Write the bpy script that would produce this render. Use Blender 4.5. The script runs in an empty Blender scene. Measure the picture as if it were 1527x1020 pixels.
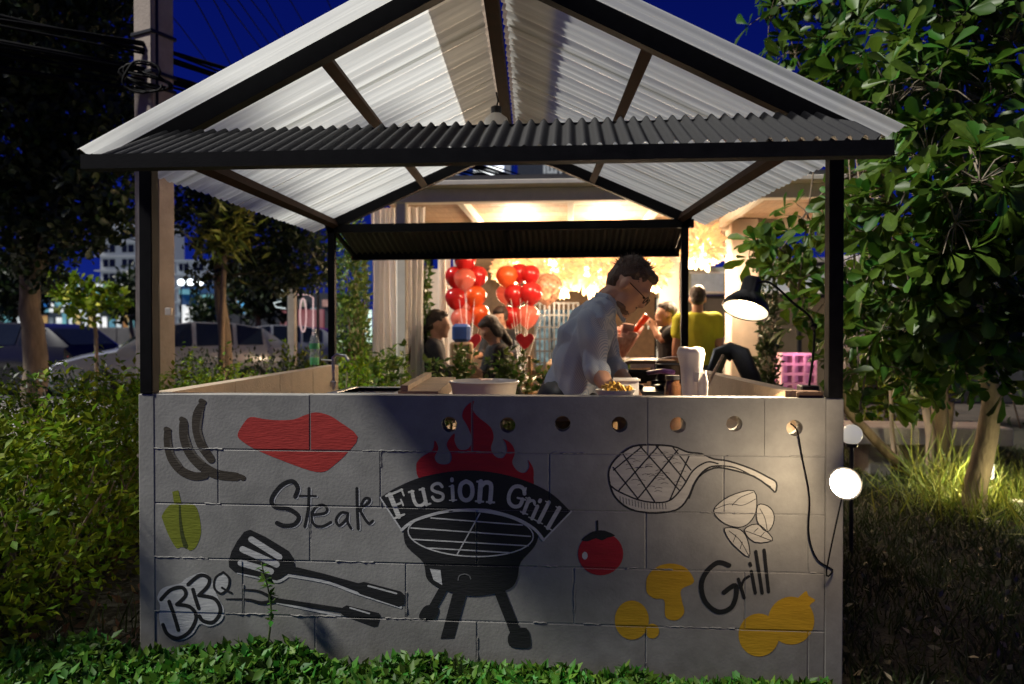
import bpy, bmesh, math, random
import numpy as np
from mathutils import Vector, Matrix, noise
from mathutils.geometry import tessellate_polygon
random.seed(7); rng = np.random.default_rng(11)
SC = bpy.context.scene
COL = SC.collection
R = math.radians

# ------------------------------------------------------------------ camera
CAM = Vector((0.333, -2.692, 1.273)); YAW, PIT, FPX = -0.077, -0.012, 1100.0
FW = Vector((math.sin(YAW)*math.cos(PIT), math.cos(YAW)*math.cos(PIT), math.sin(PIT)))
RT = Vector((math.cos(YAW), -math.sin(YAW), 0)); UP = RT.cross(FW)
cd = bpy.data.cameras.new('camera'); cam = bpy.data.objects.new('camera', cd); COL.objects.link(cam)
cd.sensor_width = 36; cd.lens = FPX/1527*36; cd.clip_start = .05; cd.clip_end = 2000
m = Matrix((RT, UP, -FW)).transposed().to_4x4(); m.translation = CAM; cam.matrix_world = m
SC.camera = cam
cd.dof.use_dof = True; cd.dof.focus_distance = 3.0; cd.dof.aperture_fstop = 2.2

# ------------------------------------------------------------------ sky, key light, exposure
SUN_EL, SUN_AZ = R(48), R(74)          # azimuth from the wall's normal, towards the street side
sdir = Vector((-math.sin(SUN_AZ)*math.cos(SUN_EL), -math.cos(SUN_AZ)*math.cos(SUN_EL), math.sin(SUN_EL)))
w = bpy.data.worlds.new('World'); SC.world = w; w.use_nodes = True
nt = w.node_tree; bg = nt.nodes['Background']
sky = nt.nodes.new('ShaderNodeTexSky'); sky.sky_type = 'NISHITA'; sky.sun_disc = False
sky.sun_elevation = SUN_EL; sky.sun_rotation = math.atan2(sdir.x, sdir.y)
sky.ozone_density = 6; sky.dust_density = 0; sky.air_density = 1.0
tint = nt.nodes.new('ShaderNodeMix'); tint.data_type = 'RGBA'; tint.blend_type = 'MULTIPLY'; tint.inputs[0].default_value = 1
tint.inputs[7].default_value = (.024, .046, .46, 1)
nt.links.new(sky.outputs[0], tint.inputs[6]); nt.links.new(tint.outputs[2], bg.inputs[0])
bg.inputs[1].default_value = 0.055
sl = bpy.data.lights.new('sun', 'SUN'); sl.energy = 4.9; sl.angle = R(5.5); sl.color = (1, .97, .90)
so = bpy.data.objects.new('sun', sl); COL.objects.link(so); so.location = sdir*30
so.rotation_euler = (-sdir).to_track_quat('-Z', 'Y').to_euler()
SC.view_settings.view_transform = 'Standard'; SC.view_settings.look = 'None'
SC.view_settings.exposure = 0; SC.view_settings.gamma = 1
SC.render.engine = 'CYCLES'
cy = SC.cycles; cy.use_denoising = True; cy.max_bounces = 8; cy.transparent_max_bounces = 12
cy.diffuse_bounces = 3; cy.glossy_bounces = 3; cy.transmission_bounces = 6
cy.sample_clamp_indirect = 4; cy.caustics_reflective = False; cy.caustics_refractive = False
try: cy.denoiser = 'OPENIMAGEDENOISE'
except Exception: pass

# ------------------------------------------------------------------ helpers
def ray(px, py):
    return FW*1 + RT*((px-763.5)/FPX) + UP*((510-py)/FPX)
def at(px, py, Y):
    d = ray(px, py); t = (Y-CAM.y)/d.y; return CAM + d*t
def atz(px, py, Z=0):
    d = ray(px, py); t = (Z-CAM.z)/d.z; return CAM + d*t

def tag(o, label=None, cat=None, group=None, kind=None):
    if label: o['label'] = label
    if cat: o['category'] = cat
    if group: o['group'] = group
    if kind: o['kind'] = kind
    return o
def thing(name, label, cat, loc=(0, 0, 0), rz=0, group=None):
    o = bpy.data.objects.new(name, None); COL.objects.link(o); o.empty_display_size = .1
    o.location = loc; o.rotation_euler = (0, 0, rz)
    return tag(o, label, cat, group)
def link(name, me, mat, parent=None):
    o = bpy.data.objects.new(name, me); COL.objects.link(o)
    if mat is not None and not me.materials: me.materials.append(mat)
    if parent is not None: o.parent = parent
    return o
def wmat(o):
    m = Matrix.LocRotScale(o.location, o.rotation_euler, o.scale)
    return (wmat(o.parent) @ m) if o.parent else m
def copy_tree(o, parent=None):
    c = o.copy(); COL.objects.link(c); c.parent = parent
    for ch in [k for k in KIDS.get(o.name, [])]: copy_tree(ch, c)
    return c
KIDS = {}

class MB:
    def __init__(s): s.v = []; s.f = []
    def add(s, vs, fs):
        n = len(s.v); s.v += [tuple(v) for v in vs]; s.f += [tuple(i+n for i in f) for f in fs]; return s
    def box(s, x0, x1, y0, y1, z0, z1, M=None):
        vs = [Vector((x, y, z)) for z in (z0, z1) for y in (y0, y1) for x in (x0, x1)]
        if M is not None: vs = [M @ v for v in vs]
        return s.add(vs, [(0, 2, 3, 1), (4, 5, 7, 6), (0, 1, 5, 4), (2, 6, 7, 3), (0, 4, 6, 2), (1, 3, 7, 5)])
    def bev(s, x0, x1, y0, y1, z0, z1, b=.004, M=None):
        bm = bmesh.new(); bmesh.ops.create_cube(bm, size=1)
        for v in bm.verts:
            v.co = Vector(((x0+x1)/2+v.co.x*(x1-x0), (y0+y1)/2+v.co.y*(y1-y0), (z0+z1)/2+v.co.z*(z1-z0)))
        bmesh.ops.bevel(bm, geom=bm.edges[:], offset=b, segments=1, affect='EDGES')
        if M is not None: bm.transform(M)
        bm.verts.index_update()
        s.add([v.co for v in bm.verts], [[v.index for v in f.verts] for f in bm.faces]); bm.free(); return s
    def bar(s, a, b, w, h, up=(0, 0, 1)):
        a, b = Vector(a), Vector(b); d = (b-a).normalized(); u = Vector(up)
        x = d.cross(u).normalized(); u = x.cross(d)
        vs = [p + x*(sx*w/2) + u*(su*h/2) for p in (a, b) for sx, su in ((-1, -1), (1, -1), (1, 1), (-1, 1))]
        return s.add(vs, [(0, 1, 2, 3), (7, 6, 5, 4), (0, 4, 5, 1), (1, 5, 6, 2), (2, 6, 7, 3), (3, 7, 4, 0)])
    def tube(s, pts, r, n=8, cap=True):
        pts = [Vector(p) for p in pts]; k = len(pts)
        rs = [r]*k if not hasattr(r, '__len__') else list(r)
        d0 = (pts[1]-pts[0]).normalized(); u = Vector((0, 0, 1)) if abs(d0.z) < .9 else Vector((1, 0, 0))
        x = d0.cross(u).normalized(); base = len(s.v)
        for i, p in enumerate(pts):
            d = (pts[min(i+1, k-1)]-pts[max(i-1, 0)]).normalized()
            x = (x - d*x.dot(d)).normalized(); y = d.cross(x)
            for j in range(n):
                a = 2*math.pi*j/n; s.v.append(tuple(p + (x*math.cos(a)+y*math.sin(a))*rs[i]))
        for i in range(k-1):
            for j in range(n):
                a = base+i*n+j; b = base+i*n+(j+1) % n; s.f.append((a, b, b+n, a+n))
        if cap:
            s.f.append(tuple(base+j for j in range(n))[::-1]); s.f.append(tuple(base+(k-1)*n+j for j in range(n)))
        return s
    def lathe(s, prof, n=20, M=None, cap=True):
        M = M or Matrix.Identity(4); base = len(s.v); k = len(prof)
        for (r, z) in prof:
            for j in range(n):
                a = 2*math.pi*j/n; s.v.append(tuple(M @ Vector((r*math.cos(a), r*math.sin(a), z))))
        for i in range(k-1):
            for j in range(n):
                a = base+i*n+j; b = base+i*n+(j+1) % n; s.f.append((a, b, b+n, a+n))
        if cap:
            s.f.append(tuple(base+j for j in range(n))[::-1]); s.f.append(tuple(base+(k-1)*n+j for j in range(n)))
        return s
    def ell(s, c, rx, ry, rz, n=14, k=9, M=None):
        M = M or Matrix.Identity(3); c = Vector(c); base = len(s.v)
        for i in range(k+1):
            t = math.pi*i/k
            for j in range(n):
                a = 2*math.pi*j/n
                s.v.append(tuple(c + M @ Vector((rx*math.sin(t)*math.cos(a), ry*math.sin(t)*math.sin(a), -rz*math.cos(t)))))
        for i in range(k):
            for j in range(n):
                a = base+i*n+j; b = base+i*n+(j+1) % n; s.f.append((a, b, b+n, a+n))
        return s
    def loft(s, pts, L, ab, n=14):
        """elliptical cross sections (a along L, b across) with rounded ends"""
        pts = [Vector(p) for p in pts]; L = Vector(L).normalized(); k = len(pts); base = len(s.v); rows = 0
        P, AB = [], []
        d0 = (pts[0]-pts[1]).normalized(); d1 = (pts[-1]-pts[-2]).normalized()
        e0 = min(ab[0])*.7; e1 = min(ab[-1])*.7
        P.append(pts[0]+d0*e0); AB.append((ab[0][0]*.35, ab[0][1]*.35)); P.append(pts[0]+d0*e0*.6); AB.append((ab[0][0]*.8, ab[0][1]*.8))
        P += pts; AB += list(ab)
        P.append(pts[-1]+d1*e1*.6); AB.append((ab[-1][0]*.8, ab[-1][1]*.8)); P.append(pts[-1]+d1*e1); AB.append((ab[-1][0]*.35, ab[-1][1]*.35))
        for i, p in enumerate(P):
            d = (P[min(i+1, len(P)-1)]-P[max(i-1, 0)]).normalized(); l = (L-d*L.dot(d)).normalized(); q = d.cross(l)
            for j in range(n):
                t = 2*math.pi*j/n; s.v.append(tuple(p + l*(AB[i][0]*math.cos(t)) + q*(AB[i][1]*math.sin(t))))
        for i in range(len(P)-1):
            for j in range(n):
                a = base+i*n+j; b = base+i*n+(j+1) % n; s.f.append((a, b, b+n, a+n))
        s.f.append(tuple(base+j for j in range(n))[::-1]); s.f.append(tuple(base+(len(P)-1)*n+j for j in range(n)))
        return s
    def prism(s, poly, y0, y1):
        """poly in (x,z), extruded along y"""
        n = len(poly); vs = [(x, y0, z) for x, z in poly]+[(x, y1, z) for x, z in poly]
        tris = tessellate_polygon([[Vector((x, z, 0)) for x, z in poly]])
        fs = [tuple(t) for t in tris]+[tuple(i+n for i in t[::-1]) for t in tris]
        fs += [(i, (i+1) % n, (i+1) % n+n, i+n) for i in range(n)]
        return s.add(vs, fs)
    def mesh(s, name, smooth=False):
        me = bpy.data.meshes.new(name); me.from_pydata(s.v, [], s.f); me.validate(); me.update()
        if smooth is not False:
            me.polygons.foreach_set('use_smooth', [True]*len(me.polygons))
            if smooth is not True: me.set_sharp_from_angle(angle=R(smooth))
        return me
    def build(s, name, mat, parent=None, smooth=False, world=True, fix=True):
        """links the shape as one mesh object; coordinates are world ones unless world=False"""
        me = s.mesh(name, smooth)
        if fix:
            bm = bmesh.new(); bm.from_mesh(me); bmesh.ops.recalc_face_normals(bm, faces=bm.faces[:]); bm.to_mesh(me); bm.free()
        if parent is not None and world: me.transform(wmat(parent).inverted())
        o = link(name, me, mat, parent)
        if parent is not None: KIDS.setdefault(parent.name, []).append(o)
        return o

def origin_to(o, p):
    """moves a top-level mesh's origin without moving the mesh"""
    p = Vector(p); o.data.transform(Matrix.Translation(-p)); o.location = p; return o

# ------------------------------------------------------------------ materials
MATS = {}
def mat(name, col, rough=.6, metal=0, var=.18, scale=9, bump=0, bscale=90, emit=0, ecol=None, spec=.5, transl=0, coat=0, stretch=None, island=0, transp=0, var2=None):
    if name in MATS: return MATS[name]
    M = bpy.data.materials.new(name); M.use_nodes = True; t = M.node_tree; N = t.nodes; L = t.links
    p = N['Principled BSDF']; out = N['Material Output']
    tc = N.new('ShaderNodeTexCoord'); mp = N.new('ShaderNodeMapping'); L.new(tc.outputs['Object'], mp.inputs[0])
    if stretch: mp.inputs['Scale'].default_value = stretch
    nz = N.new('ShaderNodeTexNoise'); nz.inputs['Scale'].default_value = scale; nz.inputs['Detail'].default_value = 6; nz.inputs['Roughness'].default_value = .6
    L.new(mp.outputs[0], nz.inputs['Vector'])
    rmp = N.new('ShaderNodeValToRGB'); rmp.color_ramp.elements[0].position = .3; rmp.color_ramp.elements[1].position = .7
    c2 = var2 or [min(1, c*(1+var)) for c in col]
    rmp.color_ramp.elements[0].color = [c*(1-var) for c in col]+[1]; rmp.color_ramp.elements[1].color = list(c2)+[1]
    L.new(nz.outputs['Fac'], rmp.inputs[0]); cs = rmp.outputs[0]
    if island:
        g = N.new('ShaderNodeNewGeometry'); hs = N.new('ShaderNodeHueSaturation'); mr = N.new('ShaderNodeMapRange'); mr2 = N.new('ShaderNodeMapRange')
        L.new(g.outputs['Random Per Island'], mr.inputs[0]); mr.inputs[3].default_value = 1-island; mr.inputs[4].default_value = 1+island
        m7 = N.new('ShaderNodeMath'); m7.operation = 'FRACT'; m8 = N.new('ShaderNodeMath'); m8.operation = 'MULTIPLY'; m8.inputs[1].default_value = 7.3
        L.new(g.outputs['Random Per Island'], m8.inputs[0]); L.new(m8.outputs[0], m7.inputs[0]); L.new(m7.outputs[0], mr2.inputs[0])
        mr2.inputs[3].default_value = .5-.05; mr2.inputs[4].default_value = .5+.025
        L.new(mr.outputs[0], hs.inputs['Value']); L.new(mr2.outputs[0], hs.inputs['Hue']); L.new(cs, hs.inputs['Color']); cs = hs.outputs[0]
    L.new(cs, p.inputs['Base Color'])
    p.inputs['Roughness'].default_value = rough; p.inputs['Metallic'].default_value = metal; p.inputs['Specular IOR Level'].default_value = spec
    if coat: p.inputs['Coat Weight'].default_value = coat; p.inputs['Coat Roughness'].default_value = .08
    if rough > .15 and not metal:
        mrr = N.new('ShaderNodeMapRange'); mrr.inputs[3].default_value = max(.05, rough-.1); mrr.inputs[4].default_value = min(1, rough+.1)
        L.new(nz.outputs['Fac'], mrr.inputs[0]); L.new(mrr.outputs[0], p.inputs['Roughness'])
    if bump:
        b = N.new('ShaderNodeBump'); n2 = N.new('ShaderNodeTexNoise'); n2.inputs['Scale'].default_value = bscale; n2.inputs['Detail'].default_value = 4
        L.new(mp.outputs[0], n2.inputs['Vector']); L.new(n2.outputs['Fac'], b.inputs['Height']); b.inputs['Strength'].default_value = min(1, bump); b.inputs['Distance'].default_value = .01*max(1, bump)
        L.new(b.outputs[0], p.inputs['Normal'])
    if emit: p.inputs['Emission Color'].default_value = list(ecol or col)+[1]; p.inputs['Emission Strength'].default_value = emit
    sh = p.outputs[0]
    if transl:
        tr = N.new('ShaderNodeBsdfTranslucent'); L.new(cs, tr.inputs[0]); mx = N.new('ShaderNodeMixShader'); mx.inputs[0].default_value = transl
        L.new(sh, mx.inputs[1]); L.new(tr.outputs[0], mx.inputs[2]); sh = mx.outputs[0]
    if transp:
        tp = N.new('ShaderNodeBsdfTransparent'); mx = N.new('ShaderNodeMixShader'); mx.inputs[0].default_value = transp
        L.new(sh, mx.inputs[1]); L.new(tp.outputs[0], mx.inputs[2]); sh = mx.outputs[0]
    L.new(sh, out.inputs[0]); MATS[name] = M; return M
def glass(name, col=(.9, .95, .95), rough=.03, alpha=.25):
    return mat(name, col, rough, var=.02, transp=1-alpha)
def glow(name, col, strength, var=.1, scale=6):
    if name in MATS: return MATS[name]
    M = bpy.data.materials.new(name); M.use_nodes = True; t = M.node_tree; N = t.nodes; L = t.links
    for n in list(N):
        if n.type == 'BSDF_PRINCIPLED': N.remove(n)
    e = N.new('ShaderNodeEmission'); tc = N.new('ShaderNodeTexCoord'); nz = N.new('ShaderNodeTexNoise'); nz.inputs['Scale'].default_value = scale
    L.new(tc.outputs['Object'], nz.inputs['Vector']); r = N.new('ShaderNodeValToRGB')
    r.color_ramp.elements[0].color = [c*(1-var) for c in col]+[1]; r.color_ramp.elements[1].color = [min(1, c*(1+var)) for c in col]+[1]
    r.color_ramp.elements[0].position = .35; r.color_ramp.elements[1].position = .65
    L.new(nz.outputs['Fac'], r.inputs[0]); L.new(r.outputs[0], e.inputs[0]); e.inputs[1].default_value = strength
    L.new(e.outputs[0], N['Material Output'].inputs[0]); MATS[name] = M; return M
def lamp(kind, name, loc, energy, col, size=.05, parent=None, aim=None, spot=None, blend=.5):
    l = bpy.data.lights.new(name, kind); l.energy = energy; l.color = col
    if kind in ('POINT', 'SPOT'): l.shadow_soft_size = size
    if kind == 'AREA': l.shape = 'DISK'; l.size = size
    if spot: l.spot_size = R(spot); l.spot_blend = blend
    o = bpy.data.objects.new(name, l); COL.objects.link(o); o.location = loc
    if aim is not None: o.rotation_euler = (Vector(aim)-Vector(loc)).to_track_quat('-Z', 'Y').to_euler()
    if parent is not None:
        o.parent = parent; o.matrix_parent_inverse = wmat(parent).inverted()
    return o

# ------------------------------------------------------------------ leaves scattered as one mesh
LEAF_OB = (np.array([(0, 0, 0), (-.10, .3, .05), (0, .33, 0), (.10, .3, .05), (-.24, .68, .06), (0, .7, -.02), (.24, .68, .06), (-.15, .93, 0), (.15, .93, 0), (0, 1.0, -.06)], float),
           [(0, 2, 1), (0, 3, 2), (1, 2, 5, 4), (2, 3, 6, 5), (4, 5, 9, 7), (5, 6, 8, 9)])
LEAF_SM = (np.array([(0, 0, 0), (-.2, .45, .06), (0, .5, -.02), (.2, .45, .06), (0, 1, -.04)], float), [(0, 2, 1), (0, 3, 2), (1, 2, 4), (2, 3, 4)])
BLADE = (np.array([(-.5, 0, 0), (.5, 0, 0), (-.35, .5, .06), (.35, .5, .06), (0, 1, .3)], float), [(0, 1, 3, 2), (2, 3, 4)])
def unit(a): return a/np.maximum(np.linalg.norm(a, axis=-1, keepdims=True), 1e-9)
def frames(d, nrm, size, wid=1.0):
    d = unit(d); x = unit(np.cross(d, nrm)); n = np.cross(x, d); s = size[:, None]
    return np.stack([x*s*wid, d*s, n*s], axis=-1)
def scatter(name, base, F, T, mt, parent=None, kind=None, smooth=False):
    V, faces = base; N = len(T); nv = len(V)
    W = np.einsum('nij,vj->nvi', F, V) + T[:, None, :]
    lt = [len(f) for f in faces]; idx = np.concatenate([np.array(f) for f in faces])
    loops = (idx[None, :] + (np.arange(N)*nv)[:, None]).ravel()
    tot = np.tile(lt, N); start = np.concatenate([[0], np.cumsum(tot)[:-1]])
    me = bpy.data.meshes.new(name); me.vertices.add(N*nv); me.vertices.foreach_set('co', W.ravel().astype(np.float32))
    me.loops.add(len(loops)); me.loops.foreach_set('vertex_index', loops.astype(np.int32))
    me.polygons.add(len(tot)); me.polygons.foreach_set('loop_start', start.astype(np.int32)); me.polygons.foreach_set('loop_total', tot.astype(np.int32))
    me.update(calc_edges=True)
    if smooth: me.polygons.foreach_set('use_smooth', [True]*len(me.polygons))
    if parent is not None: me.transform(wmat(parent).inverted())
    o = link(name, me, mt, parent)
    if parent is not None: KIDS.setdefault(parent.name, []).append(o)
    if kind: o['kind'] = kind
    return o
def ball_pts(c, r, n, hollow=.35):
    """n points through an ellipsoid, denser towards its skin"""
    d = unit(rng.normal(size=(n, 3))); t = (hollow + (1-hollow)*rng.random((n, 1)))**.6
    return np.array(c) + d*t*np.array(r), d

def weather(M):
    '''patchy roller coats and splashed dirt near the ground'''
    N = M.node_tree.nodes; L = M.node_tree.links; p = N['Principled BSDF']; src = p.inputs['Base Color'].links[0].from_socket
    tc = N.new('ShaderNodeTexCoord'); nz = N.new('ShaderNodeTexNoise'); nz.inputs['Scale'].default_value = 3.2; nz.inputs['Detail'].default_value = 9; nz.inputs['Roughness'].default_value = .7
    L.new(tc.outputs['Object'], nz.inputs['Vector']); mr = N.new('ShaderNodeMapRange'); mr.inputs[1].default_value = .3; mr.inputs[2].default_value = .7; mr.inputs[3].default_value = .72; mr.inputs[4].default_value = 1.22
    L.new(nz.outputs['Fac'], mr.inputs[0]); hs = N.new('ShaderNodeHueSaturation'); L.new(src, hs.inputs['Color']); L.new(mr.outputs[0], hs.inputs['Value'])
    sx = N.new('ShaderNodeSeparateXYZ'); L.new(tc.outputs['Object'], sx.inputs[0]); h = N.new('ShaderNodeMapRange'); h.inputs[1].default_value = .05; h.inputs[2].default_value = .38; h.inputs[3].default_value = .75; h.inputs[4].default_value = 0
    L.new(sx.outputs['Z'], h.inputs[0]); n2 = N.new('ShaderNodeTexNoise'); n2.inputs['Scale'].default_value = 14; n2.inputs['Detail'].default_value = 8; L.new(tc.outputs['Object'], n2.inputs['Vector'])
    mu = N.new('ShaderNodeMath'); mu.operation = 'MULTIPLY'; L.new(h.outputs[0], mu.inputs[0]); L.new(n2.outputs['Fac'], mu.inputs[1])
    mx = N.new('ShaderNodeMix'); mx.data_type = 'RGBA'; L.new(mu.outputs[0], mx.inputs[0]); L.new(hs.outputs[0], mx.inputs[6]); mx.inputs[7].default_value = (.10, .085, .06, 1)
    L.new(mx.outputs[2], p.inputs['Base Color'])
# ------------------------------------------------------------------ palette
M_black = mat('black_paint', (.006, .006, .007), .6, var=.3, scale=20, bump=.1, bscale=200, spec=.08)
M_brownbar = mat('brown_steel', (.030, .016, .011), .85, var=.3, scale=15, bump=.1, spec=.06)
M_wall = mat('grey_wall_paint', (.325, .318, .292), .75, var=.13, scale=5, bump=.08, bscale=90, var2=(.375, .365, .335))
weather(M_wall)
M_mortar = mat('grey_joint', (.285, .28, .26), .85, var=.15, scale=30, bump=.3, bscale=120)
M_tan = mat('tan_block', (.50, .40, .29), .85, var=.12, scale=6, bump=.4, bscale=70)
M_conc = mat('concrete', (.36, .34, .31), .85, var=.22, scale=6, bump=.4, bscale=60)
M_wood = mat('raw_wood', (.46, .30, .16), .6, var=.3, scale=5, stretch=(1, 12, 12), bump=.2)
M_steel = mat('brushed_steel', (.6, .6, .6), .28, 1, var=.08, scale=40)
M_white = mat('white_plastic', (.78, .77, .74), .4, var=.05)
M_darkmetal = mat('dark_metal', (.03, .03, .032), .4, .6, var=.3)
M_skin = mat('skin', (.46, .25, .16), .5, var=.12, scale=14, bump=.1, bscale=200)
M_hair = mat('dark_hair', (.025, .016, .012), .5, var=.4, scale=40, bump=.6, bscale=120, stretch=(1, 1, 3))
M_bark = mat('bark', (.20, .15, .10), .9, var=.45, scale=10, bump=1.0, bscale=30, stretch=(1, 1, .3))
M_bark2 = mat('pale_bark', (.22, .18, .13), .9, var=.4, scale=12, bump=1.0, bscale=40, stretch=(1, 1, .3))
M_earth = mat('earth', (.055, .042, .030), .95, var=.5, scale=3, bump=1, bscale=25)
M_leaf_big = mat('almond_leaf', (.052, .132, .014), .42, var=.35, scale=2.5, transl=.38, island=.55, spec=.4)
M_leaf_dark = mat('dark_leaf', (.020, .042, .010), .5, var=.3, scale=2, transl=.25, island=.4)
M_leaf_hedge = mat('hedge_leaf', (.13, .22, .012), .6, var=.35, scale=3, transl=.35, island=.45, spec=.2)
M_leaf_herb = mat('herb_leaf', (.095, .18, .030), .4, var=.3, scale=4, transl=.3, island=.4)
M_leaf_cover = mat('cover_leaf', (.050, .160, .016), .5, var=.35, scale=4, transl=.25, island=.5, spec=.3)
M_grass = mat('lawn_grass', (.028, .046, .010), .6, var=.4, scale=1.5, transl=.25, island=.45)
M_grass_dry = mat('tall_grass', (.15, .20, .03), .6, var=.3, scale=3, transl=.3, island=.35)
# ================================================================== the setting
def sheet(name, x0, x1, y0, y1, z, mt, nx=1, ny=1, amp=0):
    mb = MB()
    for j in range(ny+1):
        for i in range(nx+1):
            x = x0+(x1-x0)*i/nx; y = y0+(y1-y0)*j/ny
            mb.v.append((x, y, z+(amp*noise.noise(Vector((x*1.3, y*1.3, 0))) if amp else 0)))
    for j in range(ny):
        for i in range(nx):
            a = j*(nx+1)+i; mb.f.append((a, a+1, a+nx+2, a+nx+1))
    return tag(mb.build(name, mt, fix=False), kind='structure')
M_asph = mat('asphalt', (.055, .055, .058), .8, var=.25, scale=3, bump=.3, bscale=80)
M_deck = mat('deck_tile', (.22, .18, .14), .5, var=.2, scale=4, bump=.1)
sheet('ground', -300, 300, -60, 500, -.03, M_earth)
sheet('lawn', -6.5, 9, -5, 8.5, 0, mat('lawn_soil', (.022, .020, .010), .95, var=.5, scale=4, bump=1, bscale=40), 60, 54, .03)
sheet('road', -120, -4.2, 9.2, 108, .012, M_asph)
sheet('pavement', -40, -3.2, 5.2, 8.9, .03, M_conc)
kerb = MB()
for i in range(24): kerb.bev(-40+i*1.5, -40+i*1.5+1.49, 8.9, 9.08, -.02, .15, .02)
tag(kerb.build('kerb', M_conc), kind='structure')
mk = MB()
for i in range(14): mk.box(-70+i*5, -70+i*5+2.6, 19, 19.15, .0161, .0165)
tag(mk.build('lane_marking', mat('road_paint', (.7, .7, .68), .7)), kind='structure')
sheet('patio_floor', -1.9, 2.35, 3.4, 13, .06, M_deck)

# ================================================================== the stall's block wall
TOPZ, CR = 1.042, .208
XL, XR = at(226, 600, 0).x, at(1231, 600, 0).x
THK = .075; D = 2.594; SX = -.125
wall = thing('block_counter_wall', 'grey painted block counter wall with barbecue mural and round holes', 'wall', (0, 0, 0))
def wx(px, py=700): return at(px, py, 0).x
joints = [[462, 704, 966, 1140], [325, 567, 819, 1079], [462, 711, 963, 1205], [362, 605, 856, 1110], [470, 711, 963, 1205]]
holes = [(670, 633), (757, 634), (839, 632), (924, 633), (1011, 634), (1095, 632), (1185, 638)]
hole_xz = [(at(x, y, 0).x, at(x, y, 0).z) for x, y in holes]
HR = .0285; JW = .0015
BL = []          # block rectangles x0,x1,z0,z1
for r in range(5):
    z1 = TOPZ-r*CR; z0 = z1-CR if r < 4 else -.03
    xs = [XL]+[wx(p, 600+80*r) for p in joints[r]]+[XR]
    for a, b in zip(xs[:-1], xs[1:]):
        BL.append((a+JW*(a != XL), b-JW*(b != XR), z0+JW, z1-JW*(r > 0)))
def block_mesh(x0, x1, z0, z1, hs):
    bm = bmesh.new(); b = .004
    if not hs:
        mb = MB().bev(x0, x1, 0, THK, z0, z1, .0025); return mb
    rect = [(x0, z0), (x1, z0), (x1, z1), (x0, z1)]; loops = [rect]
    for hx, hz in hs: loops.append([(hx+HR*math.cos(2*math.pi*k/28), hz+HR*math.sin(2*math.pi*k/28)) for k in range(28)])
    for y in (0, THK):
        es = []
        for lp in loops:
            vs = [bm.verts.new((x, y, z)) for x, z in lp]
            es += [bm.edges.new((vs[i], vs[(i+1) % len(vs)])) for i in range(len(vs))]
        bmesh.ops.triangle_fill(bm, use_beauty=True, use_dissolve=False, edges=es, normal=(0, -1, 0))
    bm.verts.index_update(); mb = MB().add([v.co for v in bm.verts], [[v.index for v in f.verts] for f in bm.faces])
    n = sum(len(l) for l in loops); o = 0
    for lp in loops:
        k = len(lp)
        for i in range(k): mb.f.append((o+i, o+(i+1) % k, n+o+(i+1) % k, n+o+i))
        o += k
    bm.free(); return mb
for i, (x0, x1, z0, z1) in enumerate(BL):
    hs = [h for h in hole_xz if x0+HR < h[0] < x1-HR and z0 < h[1] < z1]
    o = block_mesh(x0, x1, z0, z1, hs).build('block', M_wall, wall)
    o.location.y += random.uniform(-.0006, .0006)
mort = MB()      # recessed joints between the blocks, leaving the hole strip free
for r in range(1, 5): mort.box(XL, XR, .0013, THK-.004, TOPZ-r*CR-JW-.002, TOPZ-r*CR+JW+.002)
for r in range(5):
    z1 = TOPZ-r*CR; z0 = z1-CR if r < 4 else -.03
    for p in joints[r]:
        x = wx(p, 600+80*r)
        mort.box(x-JW-.002, x+JW+.002, .0018, THK-.0045, z0+JW, z1-JW*(r > 0)-.001*(r == 0))
mort.build('mortar', M_mortar, wall)
# side walls of the same blocks, tan and unpainted on the inside
def side_wall(xa, xb, skew, inner, nrow=5):
    y0, y1 = THK+.002, D-.05; n = 4; L_ = (y1-y0)/n
    for r in range(nrow):
        z1 = TOPZ+.004-r*CR; z0 = z1-CR if r < nrow-1 else -.03
        cuts = [y0]+[y0+L_*(k+(.5 if r % 2 else 0)) for k in range(1 if r % 2 == 0 else 0, n)]+[y1]
        cuts = sorted(set(round(c, 4) for c in cuts))
        for a, b in zip(cuts[:-1], cuts[1:]):
            mb = MB()
            sa, sb = skew*a/D, skew*b/D
            vs = [(xa+sa, a+.002, z0+.002), (xb+sa, a+.002, z0+.002), (xb+sb, b-.002, z0+.002), (xa+sb, b-.002, z0+.002)]
            vs += [(x, y, z1-.002) for x, y, z in vs]
            mb.add(vs, [(0, 3, 2, 1), (4, 5, 6, 7), (0, 1, 5, 4), (1, 2, 6, 5), (2, 3, 7, 6), (3, 0, 4, 7)])
            mb.build('block', M_tan, wall)
side_wall(XL-.035, XL+.04, SX, 1)
side_wall(XR-.04, XR+.035, SX, -1)

# mortar squeezed out of the joints, painted over in wall grey
def inpoly(p, poly):
    x, y = p; c = False; j = len(poly)-1
    for i in range(len(poly)):
        xi, yi = poly[i]; xj, yj = poly[j]
        if (yi > y) != (yj > y) and x < (xj-xi)*(y-yi)/(yj-yi)+xi: c = not c
        j = i
    return c

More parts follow.
